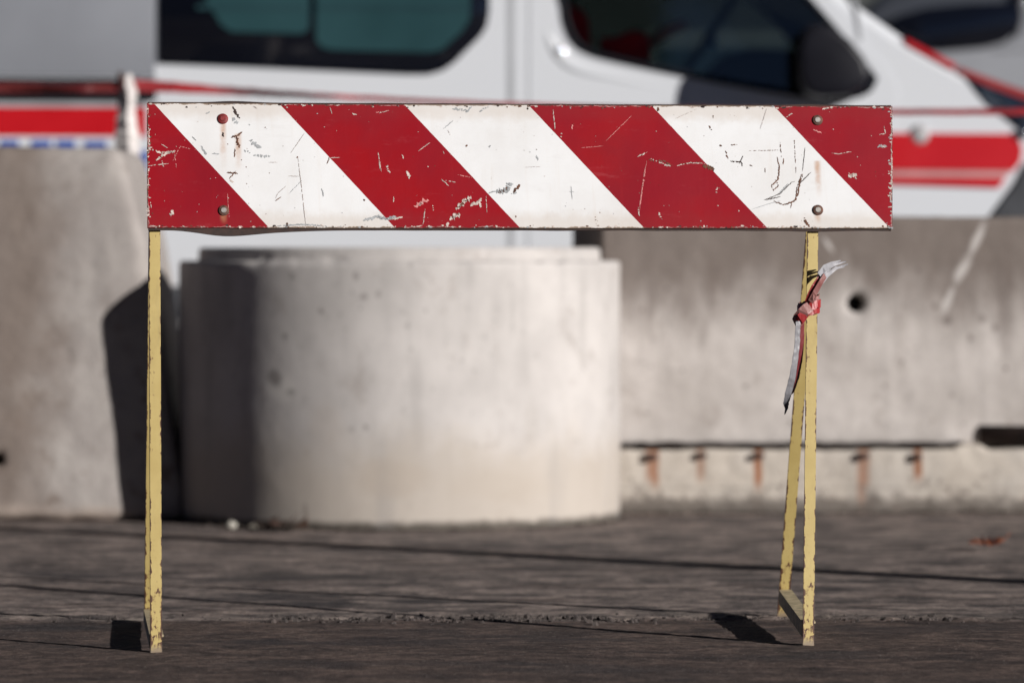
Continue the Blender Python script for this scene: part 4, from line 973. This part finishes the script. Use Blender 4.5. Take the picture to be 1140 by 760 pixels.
m = MB(); m.prism(Q([(986, 32), (1000, 18), (1030, 9), (1080, 4), (1136, 2), (1137, 22), (1131, 38), (1118, 48), (1098, 53), (1050, 57), (1010, 56), (990, 45)]), -.975, -.89); bevel(m.build('side_window', M_bglass, v2), .012, 3, 40)
m = MB(); m.prism(Q([(1138, -20), (1137, 22), (1132, 40), (1120, 50), (1100, 57), (1780, 57), (1780, -20)]), -.965, -.88); bevel(m.build('side_panel', M_vgrey, v2), .012, 2, 40)
for px in (985, 1620):
    for ys in (-1, 1):
        m = MB(); m.lathe([(.20, -.10), (.31, -.11), (.35, -.06), (.35, .06), (.31, .11), (.20, .10)], (0, 0, 0), 36, 'y', closed=True); wh = m.build('wheel', M_tyre, v2)
        wh.location = (Q([(px, 290)])[0][0], ys * .90, .35)
        m = MB(); m.lathe([(.0001, -.08 * -ys), (.06, -.09 * -ys), (.17, -.05 * -ys), (.205, -.095 * -ys), (.205, .08 * -ys)], (0, 0, 0), 28, 'y'); m.build('rim', M_rim, wh)

# ------------------------------------------------------------------ building far behind
bd = empty('building', (0, 42, 0)); tag(bd, 'dark rendered building far behind the parked vehicles', 'building')
m = MB(); m.box(-16, 16, 0, 8, 0, 7.0); m.build('wall', m_concrete('dark_render', (.085, .09, .09), (.06, .065, .065), None, .3), bd)
m = MB(); m.box(-16.3, 16.3, -.3, 8.3, 7.0, 7.35); m.build('roof', M_slate, bd)
for k in range(8):
    x = -14 + 4 * k; m = MB(); m.box(x - .75, x + .75, -.05, .02, 1.2, 2.9); fw = m.build('window', plain('window_frame', (.3, .3, .29), .6), bd)
    m = MB(); m.box(x - .66, x + .66, -.07, -.045, 1.3, 2.8); m.build('pane', plain('window_pane', (.05, .075, .08), .15), fw)

# unseen long block added behind the camera to darken window reflections and sky fill
fb = empty('building', (-14, -24, 0)); tag(fb, 'added unseen dark building behind the camera, darkening reflections and sky fill', 'building')
M_fac = m_concrete('facade_render', (.10, .095, .09), (.075, .07, .068), None, .3)
m = MB(); m.box(-30, 16, -9, 0, 0, 15); m.build('wall', M_fac, fb)
m = MB(); m.box(-30.4, 16.4, -9.4, .4, 15, 15.5); m.build('roof', M_slate, fb)
M_fw, M_fp = plain('facade_window_frame', (.2, .2, .19), .6), plain('facade_window_pane', (.02, .03, .035), .1)
for i in range(11):
    for j in range(4):
        x, z = -27.5 + 4 * i, 1.2 + 3.5 * j
        m = MB(); m.box(x - .8, x + .8, -.02, .05, z, z + 1.8); f_ = m.build('window', M_fw, fb)
        m = MB(); m.box(x - .7, x + .7, .046, .07, z + .1, z + 1.7); m.build('pane', M_fp, f_)

# ------------------------------------------------------------------ lamp post off to the right that throws the long shadow
k = .95
lp = empty('lamp_post', (1.262 + .743 * k, 10.95 - .669 * k, 0)); tag(lp, 'grey steel lamp post standing right of the striped barrier', 'lamp post')
M_post = plain('galvanised_post', (.30, .31, .32), .5, metal=.4, var=.15, nsc=8)
m = MB(); m.lathe([(.0001, .0), (.19, .0), (.19, .02), (.085, .025), (.075, .06), (.072, 1.2), (.058, 1.25), (.045, 6.2), (.0001, 6.2)], (0, 0, 0), 32); m.build('pole', M_post, lp)
m = MB(); m.tube([(0, 0, 6.1), (0, .3, 6.45), (0, .9, 6.55), (0, 1.3, 6.55)], .03, 12); m.build('arm', M_post, lp)
m = MB(); m.box(-.13, .13, 1.2, 1.8, 6.5, 6.62); bevel(m.build('lamp_head', M_post, lp), .04, 3)
m = MB(); m.box(-.04, .04, -.078, -.066, .5, .9); bevel(m.build('access_door', M_post, lp), .006, 2)
for a in range(4):
    m = MB(); m.lathe([(.0001, .045), (.014, .045), (.014, .02)], (.14 * math.cos(R(45 + 90 * a)), .14 * math.sin(R(45 + 90 * a)), 0), 6, sm=False); m.build('bolt', M_brown, lp)

# ------------------------------------------------------------------ litter on the ground
def leaf(px, py, size, rz, label, colr, curl=.35, grp=None):
    d = HC * F / (py - HY); p = P(px, py, d); m = MB(); n = 14; Ls, Rs = [], []
    for i in range(n + 1):
        t = i / n; x = (t - .5) * size; wd = size * .27 * math.sin(math.pi * min(1, t * 1.02)) ** .7 * (1 + .25 * math.sin(i * 2.3)) + .001
        z = curl * size * (2 * t - 1) ** 2 * (.5 + .5 * t) + .003
        Ls.append((x, -wd, z + wd * .5 + rng.uniform(0, .002))); Rs.append((x, wd, z + wd * .9 + rng.uniform(0, .002)))
    m.strip(Ls, Rs, .0006); m.tube([(size * .5, 0, Ls[-1][2]), (size * .62, .003, Ls[-1][2] + size * .12)], .0012, 5)
    o = m.build('dry_leaf', plain('dry_leaf_brown', colr, .75, var=.35, nsc=40)); o.location = (p.x, d, 0); o.rotation_euler = (0, 0, rz)
    tag(o, label, 'leaf', grp)
leaf(1099, 613, .105, .15, 'curled orange brown dry leaf on the asphalt before the holed concrete barrier', (.34, .10, .04), .3)
leaf(296, 590.5, .075, .5, 'dark dry leaf at the foot of the concrete ring, nearest the white stone', (.05, .03, .022), .5)
leaf(314, 590.8, .085, -.4, 'largest dark dry leaf of the litter at the ring foot', (.055, .028, .02), .5)
leaf(334, 591.5, .06, .9, 'small brown dry leaf at the right end of the litter by the ring', (.075, .038, .024), .6)
def stone(px, py, r, colr, label, asp=(1, .9, .75)):
    d = HC * F / (py - HY); p = P(px, py, d); bm = bmesh.new(); bmesh.ops.create_icosphere(bm, subdivisions=3, radius=r)
    for v in bm.verts:
        v.co = Vector((v.co.x * asp[0], v.co.y * asp[1], v.co.z * asp[2])) * (1 + .28 * noise.noise(v.co / r * 1.3 + Vector((px, 0, 0))))
    for f in bm.faces: f.smooth = True
    me = bpy.data.meshes.new('stone'); bm.to_mesh(me); bm.free(); me.materials.append(plain('stone', colr, .85, var=.2, nsc=40))
    o = bpy.data.objects.new('stone', me); col.objects.link(o); o.location = (p.x, d, r * asp[2] * .75); tag(o, label, 'stone'); return o
stone(257, 588.0, .017, (.34, .32, .28), 'small whitish stone lying at the foot of the concrete ring')
stone(281, 588.8, .012, (.2, .18, .15), 'small grey stone between the white stone and the dry leaves')
# crumbs: loose asphalt along the broken seam, soil at the foot of the concrete
def crumbs(name, spots, mat):
    m = MB()
    for (x, y, r) in spots:
        q = [Vector((rng.uniform(.5, 1) * math.cos(a), rng.uniform(.5, 1) * math.sin(a), 0)) * r for a in (0, 1.2, 2.5, 3.8, 5.1)]
        t = [v * rng.uniform(.35, .7) + Vector((0, 0, r * rng.uniform(.5, 1.1))) for v in q]
        b = Vector((x, y, -.004)); m.add([b + v for v in q] + [b + v for v in t], [(0, 1, 6, 5), (1, 2, 7, 6), (2, 3, 8, 7), (3, 4, 9, 8), (4, 0, 5, 9), (5, 6, 7, 8, 9)])
    return tag(m.build(name, mat), kind='stuff')
sp = []
for k in range(900):
    x = rng.gauss(.05, .9) if rng.random() < .5 else rng.choice((-.05, .42, -.45, .55)) + rng.gauss(0, .09)
    yy = 9.76 + rng.gauss(0, .05); sp.append((x, yy, rng.choice((.003, .003, .004, .005, .007))))
for px0, px1, nn_ in ((300, 340, 22), (330, 530, 60), (525, 600, 46), (600, 680, 20), (640, 760, 40), (1000, 1060, 30), (925, 960, 16), (60, 130, 14)):
    for k in range(nn_):
        p = P(rng.uniform(px0, px1), rng.gauss(689, 2.2), 9.72); sp.append((p.x, HC * F / (rng.gauss(689, 2.6) - HY), rng.uniform(.004, .0125)))
for k in range(26): sp.append((rng.gauss(-.045, .07), 9.72 + rng.gauss(0, .02), rng.uniform(.006, .011)))
o = crumbs('asphalt_crumbs', sp, plain('asphalt_crumb', (.05, .04, .037), .9, var=.5, nsc=50)); tag(o, 'loose asphalt crumbs along the broken seam in the road', 'crumbs')
sp = []
for k in range(260):
    a = rng.uniform(math.pi * 1.02, math.pi * 1.98); r = RR + abs(rng.gauss(0, .012)) + .002
    sp.append((cx + r * math.cos(a), DR_ + r * math.sin(a), rng.choice((.004, .006, .008, .012))))
for k in range(60): sp.append((P(315, 580, 12.97).x + rng.gauss(0, .06), 12.97 + rng.gauss(0, .015), rng.uniform(.006, .016)))
for k in range(260): sp.append((rng.uniform(wx0, 2.2), DW - .085 - abs(rng.gauss(0, .012)), rng.choice((.004, .006, .01, .014))))
o = crumbs('soil_crumbs', sp, plain('soil', (.045, .034, .027), .95, var=.4, nsc=40)); tag(o, 'dark soil and grit gathered along the foot of the concrete', 'soil')
sp = [(rng.uniform(-1.2, 1.2), rng.uniform(8.3, 10.8), rng.choice((.0012, .0015, .0015, .002, .003))) for k in range(1500)]
o = crumbs('dark_grit', sp, plain('dark_stone_grit', (.03, .025, .024), .9, var=.5, nsc=60)); tag(o, 'dark grit and small stone chips on the road surface', 'grit')
sp = [(rng.uniform(-1.2, 1.2), 8.2 + 4.6 * rng.random() ** 1.5, rng.choice((.001, .0013, .0013, .0018, .0018, .003))) for k in range(1700)]
o = crumbs('gravel', sp, plain('pale_grit', (.24, .21, .185), .9, var=.5, nsc=60)); tag(o, 'scattered pale grit on the road surface', 'gravel')
